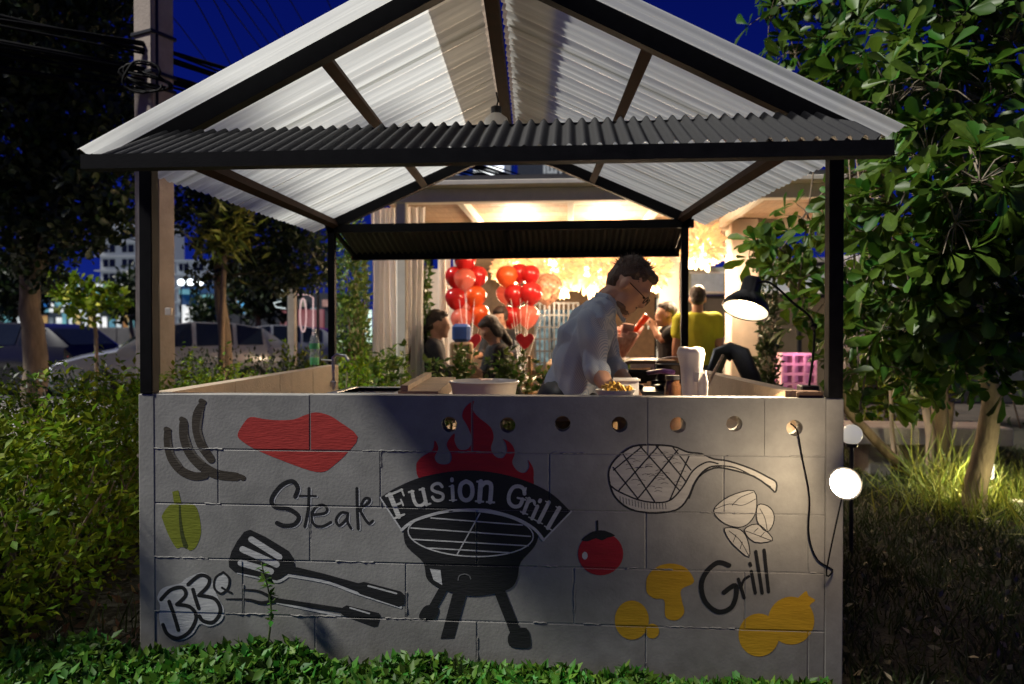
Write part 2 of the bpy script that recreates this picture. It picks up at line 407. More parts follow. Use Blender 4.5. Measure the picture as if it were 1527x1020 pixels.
# ---- the painted mural: outlines in wall metres (x, z), laid over blocks and joints as thin paint
def P1(pts): return [(200+x/4.242, 570+y/4.242) for x, y in pts]
def P2(pts): return [(200+x/3.47, 770+y/3.47) for x, y in pts]
def P3(pts): return [(540+x/2.55, 580+y/2.55) for x, y in pts]
def P4(pts): return [(840+x/2.4286, 600+y/2.4286) for x, y in pts]
def W2(pts): return [(lambda p: (p.x, p.z))(at(x, y, 0)) for x, y in pts]
def crom(pts, n=6, closed=True):
    out = []; k = len(pts)
    for i in range(k if closed else k-1):
        p = [Vector(pts[(i+d) % k]) if closed else Vector(pts[min(max(i+d, 0), k-1)]) for d in (-1, 0, 1, 2)]
        for j in range(n):
            t = j/n
            out.append(tuple(.5*((2*p[1])+(p[2]-p[0])*t+(2*p[0]-5*p[1]+4*p[2]-p[3])*t*t+(3*p[1]-p[0]-3*p[2]+p[3])*t**3)))
    if not closed: out.append(tuple(pts[-1]))
    return out
def stroke(pts, wpx, smooth=True, taper=0, seg=6):
    """a brush stroke in pixels of the mural's drawing as quads in wall metres"""
    p = crom(pts, seg, False) if smooth and len(pts) > 2 else [tuple(q) for q in pts]
    p = [Vector(q) for q in p]; n = len(p); quads = []; L_, R_ = [], []
    for i in range(n):
        d = (p[min(i+1, n-1)]-p[max(i-1, 0)]);
        if d.length < 1e-6: d = Vector((1, 0))
        d.normalize(); q = Vector((-d.y, d.x)); t = i/(n-1)
        ww = (wpx[0]+(wpx[1]-wpx[0])*t) if hasattr(wpx, '__len__') else wpx*(1-taper*abs(2*t-1)**3)
        L_.append(p[i]+q*ww/2); R_.append(p[i]-q*ww/2)
    def cap(a, b, out):
        c = (a+b)/2; r = (a-b).length/2; e = []
        for k in range(1, 6):
            t = math.pi*k/6; e.append(c+(a-c)*math.cos(t)+out*(r*math.sin(t)))
        return e
    d0 = (p[0]-p[1]).normalized(); d1 = (p[-1]-p[-2]).normalized()
    tris = []
    for i in range(n-1): tris.append([L_[i], L_[i+1], R_[i+1], R_[i]])
    tris.append([L_[0]]+cap(L_[0], R_[0], d0)+[R_[0]]); tris.append([L_[-1]]+cap(L_[-1], R_[-1], d1)+[R_[-1]])
    return [[tuple(v) for v in t] for t in tris]
class Paint:
    def __init__(s, layer): s.layer = layer; s.polys = []
    def fill(s, px): s.polys.append(W2(px)); return s
    def brush(s, pts, w_, **k): s.polys += [W2(q) for q in stroke(pts, w_, **k)]; return s
    def build(s, name, col, label=None, rough=.6, var=.15):
        bm = bmesh.new(); yb = -.0009-.0003*s.layer; yr = .0010-.0003*s.layer
        for pi_, poly in enumerate(s.polys):
            if len(poly) < 3: continue
            eps = 1.5e-5*(pi_ % 17)
            tri = tessellate_polygon([[Vector((x, z, 0)) for x, z in poly]])
            for y in (yb, yr):
                vs = [bm.verts.new((x, y-eps, z)) for x, z in poly]
                for t in tri:
                    try: bm.faces.new([vs[i] for i in t])
                    except ValueError: pass
        # the upper copy is kept on the block faces only, the lower one lines the joints
        cut = bmesh.new()
        xs = [v.co.x for v in bm.verts]; zs = [v.co.z for v in bm.verts]; bb = (min(xs), max(xs), min(zs), max(zs))
        def piece(y, rect):
            b2 = bm.copy(); bmesh.ops.delete(b2, geom=[v for v in b2.verts if abs(v.co.y-y+1.3e-4) > 1.45e-4], context='VERTS')
            for co, no in (((rect[0], 0, 0), (-1, 0, 0)), ((rect[1], 0, 0), (1, 0, 0)), ((0, 0, rect[2]), (0, 0, -1)), ((0, 0, rect[3]), (0, 0, 1))):
                bmesh.ops.bisect_plane(b2, geom=b2.verts[:]+b2.edges[:]+b2.faces[:], plane_co=co, plane_no=no, clear_outer=True)
            b2.verts.index_update(); r = ([v.co.copy() for v in b2.verts], [[v.index for v in f.verts] for f in b2.faces]); b2.free(); return r
        mb = MB()
        for x0, x1, z0, z1 in BL:
            c = .0022
            if bb[0] < x1 and bb[1] > x0 and bb[2] < z1 and bb[3] > z0: mb.add(*piece(yb, (x0+c, x1-c, z0+c, z1-c)))
        mb.add(*piece(yr, (XL+.002, XR-.002, -.02, TOPZ-.003)))
        bm.free(); cut.free()
        mb.f = [f[::-1] for f in mb.f]
        o = mb.build(name, mat('paint_'+'_'.join(str(int(c*255)) for c in col), col, rough, var=var, scale=20, bump=.14, bscale=70, stretch=(.4, 1, 2.2)), wall, fix=False)
        me = o.data
        for p_ in me.polygons:
            if p_.normal.y > 0: p_.flip()
        if label: o['label'] = label
        return o
BLK = (.012, .012, .013); WHT = (.62, .62, .60); RED = (.50, .045, .035); RED2 = (.46, .012, .022); YEL = (.62, .36, .018); GRN = (.22, .25, .018); CREAM = (.60, .57, .50)
# sausages
s = Paint(0)
for pts, w_ in (([(250, 645), (251, 664), (257, 685), (271, 702), (290, 710), (306, 709)], 13), ([(274, 631), (275, 652), (283, 674), (299, 693), (323, 707), (353, 711)], 15), ([(300, 606), (294, 620), (294, 641), (301, 664), (315, 685)], 14)):
    s.brush(pts, w_, taper=.15)
for x, y in ((250, 641), (273, 626), (302, 599), (361, 712)): s.brush([(x-2, y-1), (x+2, y+1)], 8)
s.build('painted_sausages', (.060, .048, .032), 'dark brown painted sausages')
s = Paint(1)
for pts in ([(254, 655), (258, 675), (272, 695)], [(280, 648), (288, 672), (306, 690)], [(303, 612), (299, 640), (304, 658)]): s.brush(pts, 3, taper=.6)
s.build('painted_highlight', (.13, .115, .09))
Paint(0).fill(crom(P1([(655, 330), (690, 265), (735, 220), (820, 232), (910, 240), (1010, 235), (1080, 208), (1150, 190), (1230, 208), (1300, 250), (1415, 345), (1345, 450), (1270, 520), (1205, 565), (1120, 560), (950, 500), (780, 430), (680, 370)]), 3)).build('painted_steak', RED, 'red painted slab of meat')
Paint(0).fill(crom([(243, 776), (242, 768), (252, 754), (262, 751), (269, 753), (280, 751), (291, 754), (297, 768), (300, 790), (298, 803), (292, 816), (284, 821), (277, 817), (270, 816), (263, 817), (252, 799)], 4)).fill([(257, 733), (266, 731), (271, 752), (260, 754)]).build('painted_pepper', GRN, 'green painted pepper')
Paint(1).brush([(268, 752), (269, 775), (272, 798), (277, 814)], (2, 7)).build('painted_fold', (.06, .075, .012))
def letters(strokes, conv, w_, name, lab, layer=1, shift=(2.2, 1.4), halo=True):
    if halo:
        h = Paint(layer-1)
        for st in strokes: h.brush([(x+shift[0], y+shift[1]) for x, y in conv(st[0] if isinstance(st, tuple) else st)], (st[1] if isinstance(st, tuple) else w_)*.85)
        h.build('lettering_edge', WHT)
    p = Paint(layer)
    for st in strokes:
        if isinstance(st, tuple): p.brush(conv(st[0]), st[1])
        else: p.brush(conv(st), w_)
    p.build(name, BLK, lab)
letters([([(1020, 722), (1036, 668), (1000, 626), (930, 655), (872, 735), (890, 785), (985, 805), (1042, 850), (1015, 898), (955, 908), (905, 890)], 6.6), ([(1107, 672), (1102, 800), (1080, 912)], 4.6), ([(1048, 718), (1150, 719)], 3),
         [(1135, 838), (1205, 828), (1222, 800), (1190, 775), (1145, 795), (1122, 850), (1140, 900), (1190, 912), (1245, 885)], [(1352, 828), (1310, 825), (1278, 870), (1300, 905), (1345, 862), (1352, 830), (1350, 880), (1372, 922)],
         ([(1410, 672), (1412, 800), (1418, 925)], 4.6), [(1425, 800), (1480, 765), (1490, 738), (1462, 735), (1440, 770), (1432, 815)], [(1432, 815), (1465, 870), (1488, 893), (1510, 876)]], P1, 4.2, 'lettering_steak', 'black brush lettering reading Steak')
# BBQ
Paint(0).fill(crom(P2([(120, 420), (150, 370), (240, 345), (270, 320), (350, 290), (400, 320), (410, 360), (440, 430), (466, 480), (452, 540), (390, 570), (340, 557), (300, 612), (230, 642), (160, 600), (130, 530), (135, 460)]), 4)).fill(crom(P2([(460, 285), (415, 320), (410, 370), (450, 400), (488, 370), (492, 320)]), 4)).build('lettering_backing', WHT)
letters([[(140, 430), (190, 380), (250, 368), (268, 408), (222, 455)], [(222, 455), (290, 468), (322, 520), (290, 592), (230, 630), (175, 610), (150, 560)], [(182, 440), (210, 520), (230, 588)],
         [(280, 352), (340, 305), (388, 320), (382, 360), (335, 408)], [(340, 408), (420, 428), (447, 490), (410, 547), (358, 540), (338, 515)], [(305, 378), (320, 430), (335, 475)],
         ([(462, 288), (422, 318), (416, 370), (450, 398), (486, 370), (492, 320), (462, 288)], 3.4), ([(455, 368), (478, 382), (505, 396)], 3.2)], P2, 5.6, 'lettering_bbq', 'black brush lettering reading BBQ', halo=False)
# spatula and fork
h = Paint(0); h.brush(P2([(800, 306), (1000, 342), (1150, 396), (1380, 470)]), 4).brush(P2([(540, 292), (690, 326), (748, 336), (800, 306)]), 4).brush(P2([(740, 447), (1065, 515)]), 3.2); h.build('painted_edge', WHT)
Paint(1).fill(P2([(490, 230), (505, 180), (535, 125), (570, 80), (600, 68), (680, 105), (800, 178), (825, 215), (832, 260), (980, 295), (1160, 345), (1190, 338), (1380, 388), (1402, 408), (1397, 455), (1370, 468), (1170, 402), (1150, 385), (1000, 330), (830, 297), (790, 297), (740, 332), (690, 322), (520, 287), (492, 262)])).build('painted_spatula', BLK, 'black painted spatula')
s = Paint(2)
for a, b, w_ in (((607, 118), (752, 210), 9), ((562, 170), (738, 248), 9.5), ((553, 240), (708, 284), 9.5), ((1212, 359), (1358, 398), 2.4), ((1118, 472), (1218, 502), 2.2)): s.brush(P2([a, b]), w_)
s.build('painted_slots', WHT)
Paint(1).fill(P2([(1080, 470), (1100, 460), (1268, 500), (1276, 520), (1260, 568), (1240, 572), (1090, 517), (1068, 500)])).brush(P2([(725, 432), (1085, 486)]), 7).brush(P2([(565, 378), (640, 385), (700, 412), (745, 435)]), (2, 6)).brush(P2([(475, 427), (590, 430), (660, 447), (735, 435)]), (1.6, 7)).build('painted_fork', BLK, 'black painted two pronged fork')
# the kettle grill, its banner and flames
Paint(0).fill(crom(P3([(206, 292), (225, 260), (268, 232), (276, 196), (290, 226), (276, 260), (292, 284), (330, 284), (341, 255), (322, 215), (335, 185), (352, 170), (352, 200), (370, 230), (405, 226), (418, 190), (400, 140), (381, 105), (392, 70), (425, 45), (420, 75), (440, 105), (488, 145), (500, 185), (490, 225), (506, 256), (535, 262), (551, 235), (546, 205), (535, 190), (565, 206), (581, 240), (571, 280), (592, 312), (620, 318), (636, 295), (631, 270), (650, 300), (652, 335), (642, 372), (540, 345), (430, 330), (330, 333), (225, 345)]), 4)).build('painted_flames', RED2, 'red painted flames')
Paint(1).fill(crom(P3([(165, 510), (200, 480), (300, 458), (430, 452), (550, 465), (640, 500), (669, 550), (655, 600), (603, 660), (590, 720), (560, 760), (480, 782), (400, 786), (320, 767), (250, 727), (232, 660), (172, 602), (158, 555)]), 4)).brush(P3([(305, 765), (262, 842)]), 12).fill(crom(P3([(217, 858), (245, 822), (290, 832), (275, 876), (228, 881)]), 3)).fill(P3([(345, 775), (396, 778), (350, 948), (298, 950)])).fill(P3([(500, 768), (542, 762), (602, 915), (562, 925)])).fill(crom(P3([(562, 925), (625, 908), (641, 970), (622, 986), (560, 976)]), 3)).build('painted_grill', BLK, 'black painted kettle grill')
ban_o = crom(P3([(70, 412), (130, 375), (220, 337), (330, 315), (430, 310), (540, 325), (650, 360), (730, 405), (792, 465)]), 5, False)
ban_i = crom(P3([(690, 574), (655, 532), (590, 494), (500, 466), (430, 460), (330, 464), (250, 482), (190, 505), (150, 536)]), 5, False)
Paint(2).fill(ban_o+ban_i).build('painted_banner', BLK, 'black painted banner')
s = Paint(3); s.brush(P3([(68, 412), (150, 536)]), 2.2).brush(ban_i, 4.2, smooth=False).brush(P3([(692, 572), (795, 466)]), 2.4); s.build('painted_banner_edge', WHT)
s = Paint(3)
el = [(413+238*math.cos(t)-6*math.sin(t), 550+12*math.cos(t)+86*math.sin(t)) for t in [2*math.pi*k/40 for k in range(41)]]
s.brush(P3(el), 1.9, smooth=False)
for a, b in (((262, 490), (610, 517)), ((186, 528), (640, 560)), ((190, 571), (632, 596)), ((246, 604), (560, 622)), ((448, 473), (362, 628))): s.brush(P3([a, b]), 1.9)
s.fill(P3([(258, 683), (298, 688), (305, 745), (272, 726)])); s.build('painted_grate', WHT, 'white painted grate wires and glint')
Paint(3).brush(P3([(365, 727), (370, 710), (390, 703), (408, 710), (413, 722)]), 1.6).build('painted_vent', (.16, .16, .16))
# slab serif letters of the banner, drawn in unit boxes (x right, y down)
GL = {
 'F': [([(.25, .05), (.25, .95)], .24), ([(.05, .05), (.92, .05)], .12), ([(.9, .03), (.9, .28)], .09), ([(.25, .5), (.68, .5)], .11), ([(.68, .38), (.68, .62)], .08), ([(.03, .95), (.55, .95)], .11)],
 'u': [([(.18, .05), (.18, .6), (.3, .88), (.52, .92), (.74, .8), (.78, .6)], .17), ([(.78, .05), (.78, .95)], .18), ([(.0, .05), (.26, .05)], .1), ([(.6, .05), (.85, .05)], .1), ([(.75, .95), (1.0, .95)], .1)],
 's': [([(.86, .25), (.72, .08), (.45, .05), (.2, .16), (.18, .34), (.4, .47), (.65, .55), (.84, .68), (.78, .88), (.5, .95), (.24, .88), (.12, .72)], .17)],
 'i': [([(.5, .36), (.5, .95)], .3), ([(.15, .36), (.5, .36)], .1), ([(.1, .95), (.9, .95)], .1), ([(.5, .06), (.5, .12)], .3)],
 'o': [([(.5, .05), (.2, .18), (.1, .5), (.2, .82), (.5, .95), (.8, .82), (.9, .5), (.8, .18), (.5, .05)], .22)],
 'n': [([(.2, .05), (.2, .95)], .24), ([(.2, .3), (.4, .1), (.64, .08), (.78, .25), (.78, .95)], .22), ([(.0, .06), (.25, .06)], .1), ([(.0, .95), (.4, .95)], .1), ([(.6, .95), (1.0, .95)], .1)],
 'G': [([(.88, .3), (.76, .1), (.5, .04), (.22, .16), (.1, .5), (.2, .82), (.48, .96), (.76, .88), (.84, .7), (.84, .56)], .19), ([(.58, .55), (1.0, .55)], .1), ([(.88, .04), (.88, .3)], .09)],
 'r': [([(.3, .05), (.3, .95)], .26), ([(.3, .35), (.5, .12), (.75, .08), (.88, .2)], .2), ([(.02, .06), (.3, .06)], .1), ([(.02, .95), (.65, .95)], .1)],
 'l': [([(.5, .0), (.5, .95)], .32), ([(.12, .02), (.5, .02)], .09), ([(.1, .95), (.95, .95)], .1)]}
s = Paint(4)
for ch, cx_, cy_, w_, hh, rot in (('F', 140, 436, 74, 100, -22), ('u', 219, 414, 70, 68, -13), ('s', 287, 392, 56, 72, -8), ('i', 344, 382, 34, 90, -3), ('o', 396, 387, 60, 80, 0), ('n', 470, 391, 70, 84, 4), ('G', 587, 408, 72, 86, 14), ('r', 633, 447, 44, 64, 21), ('i', 662, 457, 34, 86, 24), ('l', 690, 470, 34, 88, 27), ('l', 727, 492, 36, 92, 30)):
    c_, s_ = math.cos(R(rot)), math.sin(R(rot))
    for pts, tw in GL[ch]:
        q = [((x-.5)*w_, (y-.5)*hh) for x, y in pts]; q = [(cx_+x*c_-y*s_, cy_+x*s_+y*c_) for x, y in q]
        s.brush(P3(q), tw*min(w_, 62)/2.55*(1.35 if ch in 'il' else 1.22), seg=4)
s.build('lettering_fusion_grill', (.66, .65, .60), 'white slab lettering reading Fusion Grill')
# tomahawk chop
chop = P4([(165, 250), (185, 210), (225, 175), (275, 155), (390, 158), (450, 180), (500, 186), (545, 205), (600, 213), (680, 240), (740, 270), (771, 290), (768, 325), (750, 310), (690, 268), (600, 242), (545, 238), (490, 270), (460, 330), (430, 375), (390, 395), (310, 400), (240, 385), (190, 345), (170, 300)])
Paint(0).fill(crom(chop, 3)).build('painted_chop', CREAM, 'pale painted chop on a bone')
s = Paint(1); s.brush(crom(chop, 3)+[chop[0]], 2.6, smooth=False).brush(P4([(170, 300), (200, 322), (270, 352), (330, 362), (385, 355), (430, 310), (470, 247), (520, 216), (560, 222)]), 2.2).brush(P4([(455, 345), (480, 285), (520, 240), (570, 230), (640, 243), (750, 305)]), (3.5, 1.6))
for a, b in (((275, 155), (420, 318)), ((215, 185), (330, 358)), ((180, 235), (270, 348)), ((335, 155), (445, 288)), ((395, 160), (462, 245)), ((285, 160), (182, 245)), ((345, 157), (202, 318)), ((415, 172), (270, 348)), ((455, 195), (385, 355))): s.brush(P4([a, b]), 2)
for k in range(46):
    x, y = random.uniform(200, 430), random.uniform(180, 330)
    if inpoly((x, y), [(190, 240), (230, 180), (400, 165), (440, 200), (420, 300), (330, 350), (240, 310)]): s.brush(P4([(x, y), (x+12, y-4), (x+26, y-1)]), .6, seg=2)
for k in range(16): s.brush(P4([(205+k*11, 340+min(k, 8)*3), (207+k*11, 362+min(k, 8)*3)]), .7)
s.build('painted_chop_lines', BLK)
lem = [P4([(545, 390), (570, 360), (620, 332), (690, 320), (700, 380), (685, 422), (650, 450), (600, 446), (560, 420)]), P4([(704, 372), (740, 375), (762, 402), (760, 440), (737, 468), (702, 430)]), P4([(585, 455), (640, 460), (668, 500), (672, 560), (622, 522), (596, 490)]), P4([(655, 462), (700, 440), (737, 467), (757, 500), (692, 506)])]
s = Paint(0)
for q in lem: s.fill(crom(q, 3))
s.build('painted_lemon', CREAM, 'pale painted lemon with leaves')
s = Paint(1)
for q in lem: s.brush(crom(q, 3)+[q[0]], 1.5, smooth=False)
for st in ([(545, 388), (600, 368), (650, 372), (696, 350)], [(612, 372), (640, 345), (688, 325)], [(600, 465), (640, 500), (672, 556)], [(660, 465), (700, 480), (752, 500)], [(625, 480), (615, 505)], [(648, 505), (640, 530)], [(690, 470), (705, 455)], [(715, 485), (728, 470)], [(712, 385), (730, 420), (738, 462)]): s.brush(P4(st), 1)
s.build('painted_lemon_lines', BLK)
def disc(cx_, cy_, rx, ry=None): return [(cx_+rx*math.cos(2*math.pi*k/32), cy_+(ry or rx)*math.sin(2*math.pi*k/32)) for k in range(32)]
Paint(0).fill(P4(disc(135, 548, 82, 78))).build('painted_tomato', (.40, .012, .025), 'dark red painted tomato')
Paint(1).fill(crom(P4([(66, 497), (98, 472), (118, 465), (150, 464), (188, 482), (160, 490), (140, 500), (118, 492), (88, 503)]), 2)).brush(P4([(123, 430), (124, 468)]), 3).build('painted_stem', BLK)
Paint(1).fill(P4(disc(78, 555, 10, 14))).build('painted_glint', WHT)
Paint(0).fill(crom(P4([(300, 670), (305, 630), (340, 595), (390, 583), (440, 597), (468, 630), (470, 655), (427, 678), (430, 720), (438, 760), (415, 787), (385, 787), (368, 770), (365, 716), (330, 710), (305, 692)]), 4)).build('painted_mushroom', YEL, 'ochre painted mushroom')
Paint(0).fill(P4(disc(248, 788, 62, 71))).build('painted_potato', YEL); Paint(1).fill(P4(disc(322, 828, 25, 27))).build('painted_potato', YEL)
Paint(0).fill(P4(disc(825, 790, 84, 87))).fill(crom(P4([(845, 720), (858, 700), (880, 683), (888, 700), (912, 716), (892, 735), (902, 762), (870, 770)]), 3)).build('painted_onion', YEL); Paint(1).fill(P4(disc(708, 842, 74, 78))).build('painted_onion', YEL, 'ochre painted onion')
letters([([(600, 590), (560, 580), (520, 612), (500, 660), (513, 720), (558, 757), (605, 745), (625, 702), (622, 662), (582, 688)], 7.2), ([(634, 640), (655, 708)], 5), ([(642, 672), (655, 642), (672, 630)], 4), ([(681, 612), (695, 690)], 5), ([(676, 583), (678, 590)], 5), ([(697, 540), (720, 690)], 5), ([(727, 535), (743, 685)], 5)], P4, 5, 'lettering_grill', 'black brush lettering reading Grill', halo=False)

# squeezed mortar beads along the joints, clear of the painted motifs
mur = [crom(chop, 2)]+[[(at(x, y, 0).x) for x, y in []]]
bead = MB()
def bead_line(a, b):
    n = max(3, int((Vector(b)-Vector(a)).length/.012)); run = []
    for i in range(n+1):
        t = i/n; x = a[0]+(b[0]-a[0])*t; z = a[1]+(b[1]-a[1])*t
        q = noise.noise(Vector((x*6, z*6, 3.1)))
        if q > -.05:
            run.append((x+random.uniform(-.0015, .0015), .0005, z+JW+random.uniform(-.0015, .0025)))
        else:
            if len(run) > 2: bead.tube(run, [.0012+.0022*random.random() for _ in run], 5)
            run = []
    if len(run) > 2: bead.tube(run, [.0012+.002*random.random() for _ in run], 5)
for r in range(1, 5):
    z = TOPZ-r*CR
    segs = {1: [(XL, wx(355, 670)), (wx(540, 675), XR)], 2: [(XL, wx(238, 752)), (wx(305, 755), wx(398, 757)), (wx(862, 760), wx(900, 760)), (wx(1010, 762), XR)], 3: [(XL, wx(338, 832)), (wx(445, 835), wx(600, 838)), (wx(800, 842), wx(862, 845)), (wx(935, 848), wx(1040, 850)), (wx(1160, 850), XR)], 4: [(XL, wx(240, 912)), (wx(335, 914), wx(500, 918)), (wx(570, 920), wx(650, 925)), (wx(795, 925), wx(915, 932)), (wx(985, 935), wx(1095, 938)), (wx(1215, 940), XR)]}[r]
    for a, b in segs: bead_line((a, z), (b, z))
bead_line((XL+.004, 0), (XL+.004, TOPZ)); bead_line((XL-.0, 0.1), (XL-.0, TOPZ-.05))
for r, p in ((1, 567), (3, 362), (3, 856), (4, 711), (4, 963), (2, 462), (3, 605)):
    x = wx(p, 600+80*r); bead_line((x+.002, TOPZ-(r+1)*CR), (x+.002, TOPZ-r*CR))
bead.build('mortar_bead', M_wall, wall)

# ================================================================== the canopy: posts, beams, roof
can = thing('stall_canopy', 'gabled black steel stall canopy roofed with translucent corrugated sheets', 'canopy', (0, 1.2, 0))
PW = .05
HB = 1.889; HR_ = 2.023; ZR = 2.594; AP = .036
posts = [(-1.27, 0.02, 2.0), (1.275, 0.02, 2.0), (-1.27+SX, D, 2.05), (1.27+SX, D, 2.05)]
for i, (x, y, zt) in enumerate(posts):
    zb = TOPZ if i < 2 else -.02
    MB().bev(x-PW/2, x+PW/2, y-PW/2, y+PW/2, zb, zt, .003).build('post', M_black, can)
    if i < 2:
        o = MB().bev(x-PW/2-.008, x+PW/2+.004, y-PW/2+.003, y+PW/2+.02, -.03, TOPZ-.001, .003).build('post_sleeve', M_wall, can)
def rx(x, side):     # roof underside height at plan x on one slope
    return 0
EV = .36             # eaves overhang
def roof_pt(side, t, y):
    """t=0 at the ridge, 1 at the post line; y from front 0 to back D"""
    sk = SX*y/D; x = AP+sk + side*(1.27 - side*AP)*t; z = ZR + (HR_+.02-.075*(1-y/D)-.02*(side < 0)-ZR)*t
    return Vector((x, y, z))
def up_n(side):
    a = roof_pt(side, 0, 0); b = roof_pt(side, 1, 0); d = (b-a).normalized(); return Vector((-d.z*side, 0, d.x*side)) if (d.x*side) > 0 else Vector((d.z, 0, -d.x))
TOE = 1.115           # how far the sheets run past the posts
for y in (0.02, D):
    for sd in (-1, 1):
        n = up_n(sd); a = roof_pt(sd, -.01, y)+n*.035; b = roof_pt(sd, 1.10 if y < 1 else 1.02, y)+n*.035
        MB().bar(a, b, .05, .07, up=n).build('rafter', M_black, can)
MB().bar(roof_pt(1, 0, -.12)+Vector((0, 0, .02)), roof_pt(1, 0, D+.1)+Vector((0, 0, .02)), .055, .08).build('ridge_beam', M_brownbar, can)
for sd in (-1, 1):
    n = up_n(sd)
    for t in (.47, .97):
        MB().bar(roof_pt(sd, t, .05)+n*.03, roof_pt(sd, t, D-.03)+n*.03, .045, .055, up=n).build('purlin', M_brownbar, can)
# corrugated translucent sheets, ribs running down the slope
def polycarb(name, col, tl, tp):
    return mat(name, col, .3, var=.34, scale=2.6, transl=tl, transp=tp, spec=.4, stretch=(.3, 10, .3), var2=[min(1, c*1.06) for c in col])
M_poly = polycarb('polycarbonate', (.77, .78, .745), .74, .05)
M_poly2 = polycarb('polycarbonate_cap', (.50, .40, .30), .60, .05)
def corr(side, t0, t1, y0, y1, lift, mt, name, amp=.012, per=.0762, label=None):
    ny = int((y1-y0)/.0085); ts = [t0+(t1-t0)*k/4 for k in range(5)]; n = up_n(side); mb = MB()
    for i in range(ny+1):
        y = y0+(y1-y0)*i/ny; ph = (y/per) % 1.0
        q = .5-.5*math.cos(2*math.pi*ph); h = amp*(q**1.5)+.0022*math.cos(2*math.pi*y/.019)
        if (y/per/3) % 1.0 < .33: h += amp*1.0*(max(0, math.sin(math.pi*((y/per/3) % 1.0)/.33)))
        for t in ts:
            p = roof_pt(side, t, y)+n*(lift+h); mb.v.append(tuple(p))
    for i in range(ny):
        for j in range(4):
            a = i*5+j; mb.f.append((a, a+1, a+6, a+5))
    o = mb.build(name, mt, can, smooth=True)
    if label: o['label'] = label
    return o
yb = [-.135, .62, 1.33, 2.04, D+.16]
for sd in (-1, 1):
    for k in range(4):
        corr(sd, .012, TOE, yb[k]-(.03 if k else 0), yb[k+1], .074+.004*(k % 2), M_poly, 'roof_sheet')
corr(-1, -.012, .17, -.15, D+.17, .094, M_poly2, 'ridge_cap'); corr(1, -.012, .17, -.15, D+.17, .0955, M_poly2, 'ridge_cap')
# front pent strip of black corrugated sheet with its fascia beam, and the same at the back
def pent(xa, xb, ya, za, yb_, zb, nm, per=.046, amp=.011, dz=0, dx=(0, 0), cap=None):
    mb = MB(); n = int((xb-xa)/per*8); a = Vector((0, ya, za)); b = Vector((0, yb_, zb)); d = (b-a).normalized(); up = Vector((1, 0, 0)).cross(d)
    if up.z < 0: up = -up
    for i in range(n+1):
        x = xa+(xb-xa)*i/n; h = amp*math.sin(2*math.pi*x/per)
        for k in range(3):
            p = a.lerp(b, k/2)+up*h; ex = dx[0]+(dx[1]-dx[0])*k/2
            zz = p.z+dz*(x/1.5); zz = min(zz, cap(x)+h*.9-.012*k) if cap else zz; mb.v.append((x+ex*(1 if x > 0 else -1)*abs(x)/1.5, p.y, zz))
    for i in range(n):
        for k in range(2): mb.f.append((i*3+k, i*3+k+1, i*3+k+4, i*3+k+3))
    return mb.build(nm, M_awn, can, smooth=True)
M_awn = mat('black_corrugated', (.011, .011, .012), .65, var=.5, scale=60, bump=.5, bscale=250)
p0 = at(400, 192, .0); p1 = at(735, 222, -.42)
XA, XB = at(126, 250, -.42).x, at(1330, 235, -.42).x
FZ = [at(130, 254, -.42).z, at(1328, 234, -.42).z]
fz = sum(FZ)/2
pent(XA+.02, XB-.02, .0, 2.04, -.425, at(735, 223, -.42).z, 'awning_sheet', dz=.012, cap=lambda x: roof_pt(1 if x > 0 else -1, (x-AP)/(1.27-AP) if x > 0 else (AP-x)/(1.27+AP), 0).z+.045)
mb = MB()
fa, fb = Vector((XA, -.415, FZ[0]+.024)), Vector((XB, -.415, FZ[1]+.024)); mb.bar(fa, fb, .05, .046); mb.build('fascia_beam', M_black, can)
MB().bar((-1.13, .0, 2.0), (1.13, .0, 2.01), .04, .05).build('tie_beam', M_black, can)
for t in (.13, .5, .87):
    x = XA+(XB-XA)*t; MB().bar((x, 0, 2.01), (x, -.40, fz+.035), .025, .025).build('awning_bracket', M_black, can)
# back strip
bzt = at(760, 338, D+.05).z; bzb = at(760, 383, D+.5).z
xa2, xb2 = at(506, 380, D+.1).x, at(1020, 380, D+.1).x
pent(xa2, xb2, D+.06, bzt, D+.5, bzb+.03, 'awning_sheet', dz=.01)
MB().bar((xa2-.02, D+.48, bzb+.01), (xb2+.02, D+.48, bzb+.02), .04, .06).build('fascia_beam', M_black, can)
MB().bar((xa2-.05, D, bzt-.01), (xb2+.05, D, bzt+.0), .05, .06).build('tie_beam', M_black, can)
mb = MB()
for sx_ in (xa2, (xa2+xb2)/2, xb2): mb = MB().bar((sx_, D, bzt-.03), (sx_, D+.46, bzb+.02), .025, .025); mb.build('awning_bracket', M_black, can)
# ================================================================== people
def remesh(mb, name, vox, sm=3):
    me = mb.mesh(name); o = bpy.data.objects.new('tmp', me); COL.objects.link(o)
    r = o.modifiers.new('r', 'REMESH'); r.mode = 'VOXEL'; r.voxel_size = vox; r.use_smooth_shade = True
    s_ = o.modifiers.new('s', 'SMOOTH'); s_.factor = .5; s_.iterations = sm
    dg = bpy.context.evaluated_depsgraph_get(); out = bpy.data.meshes.new_from_object(o.evaluated_get(dg)); out.name = name
    bpy.data.objects.remove(o); out.materials.clear(); return out
def put(me, name, mt, parent, ruffle=0, freq=9, aniso=(1, 1, 1)):
    if ruffle:
        n = len(me.vertices); co = np.empty(n*3, np.float32); no = np.empty(n*3, np.float32)
        me.vertices.foreach_get('co', co); me.vertices.foreach_get('normal', no); co = co.reshape(-1, 3); no = no.reshape(-1, 3)
        d = np.array([abs(noise.noise(Vector((c[0]*freq*aniso[0], c[1]*freq*aniso[1], c[2]*freq*aniso[2]))))*2-.5 for c in co])
        co += no*(d*ruffle)[:, None]; me.vertices.foreach_set('co', co.ravel()); me.update()
    me.transform(wmat(parent).inverted()); o = link(name, me, mt, parent); KIDS.setdefault(parent.name, []).append(o); return o
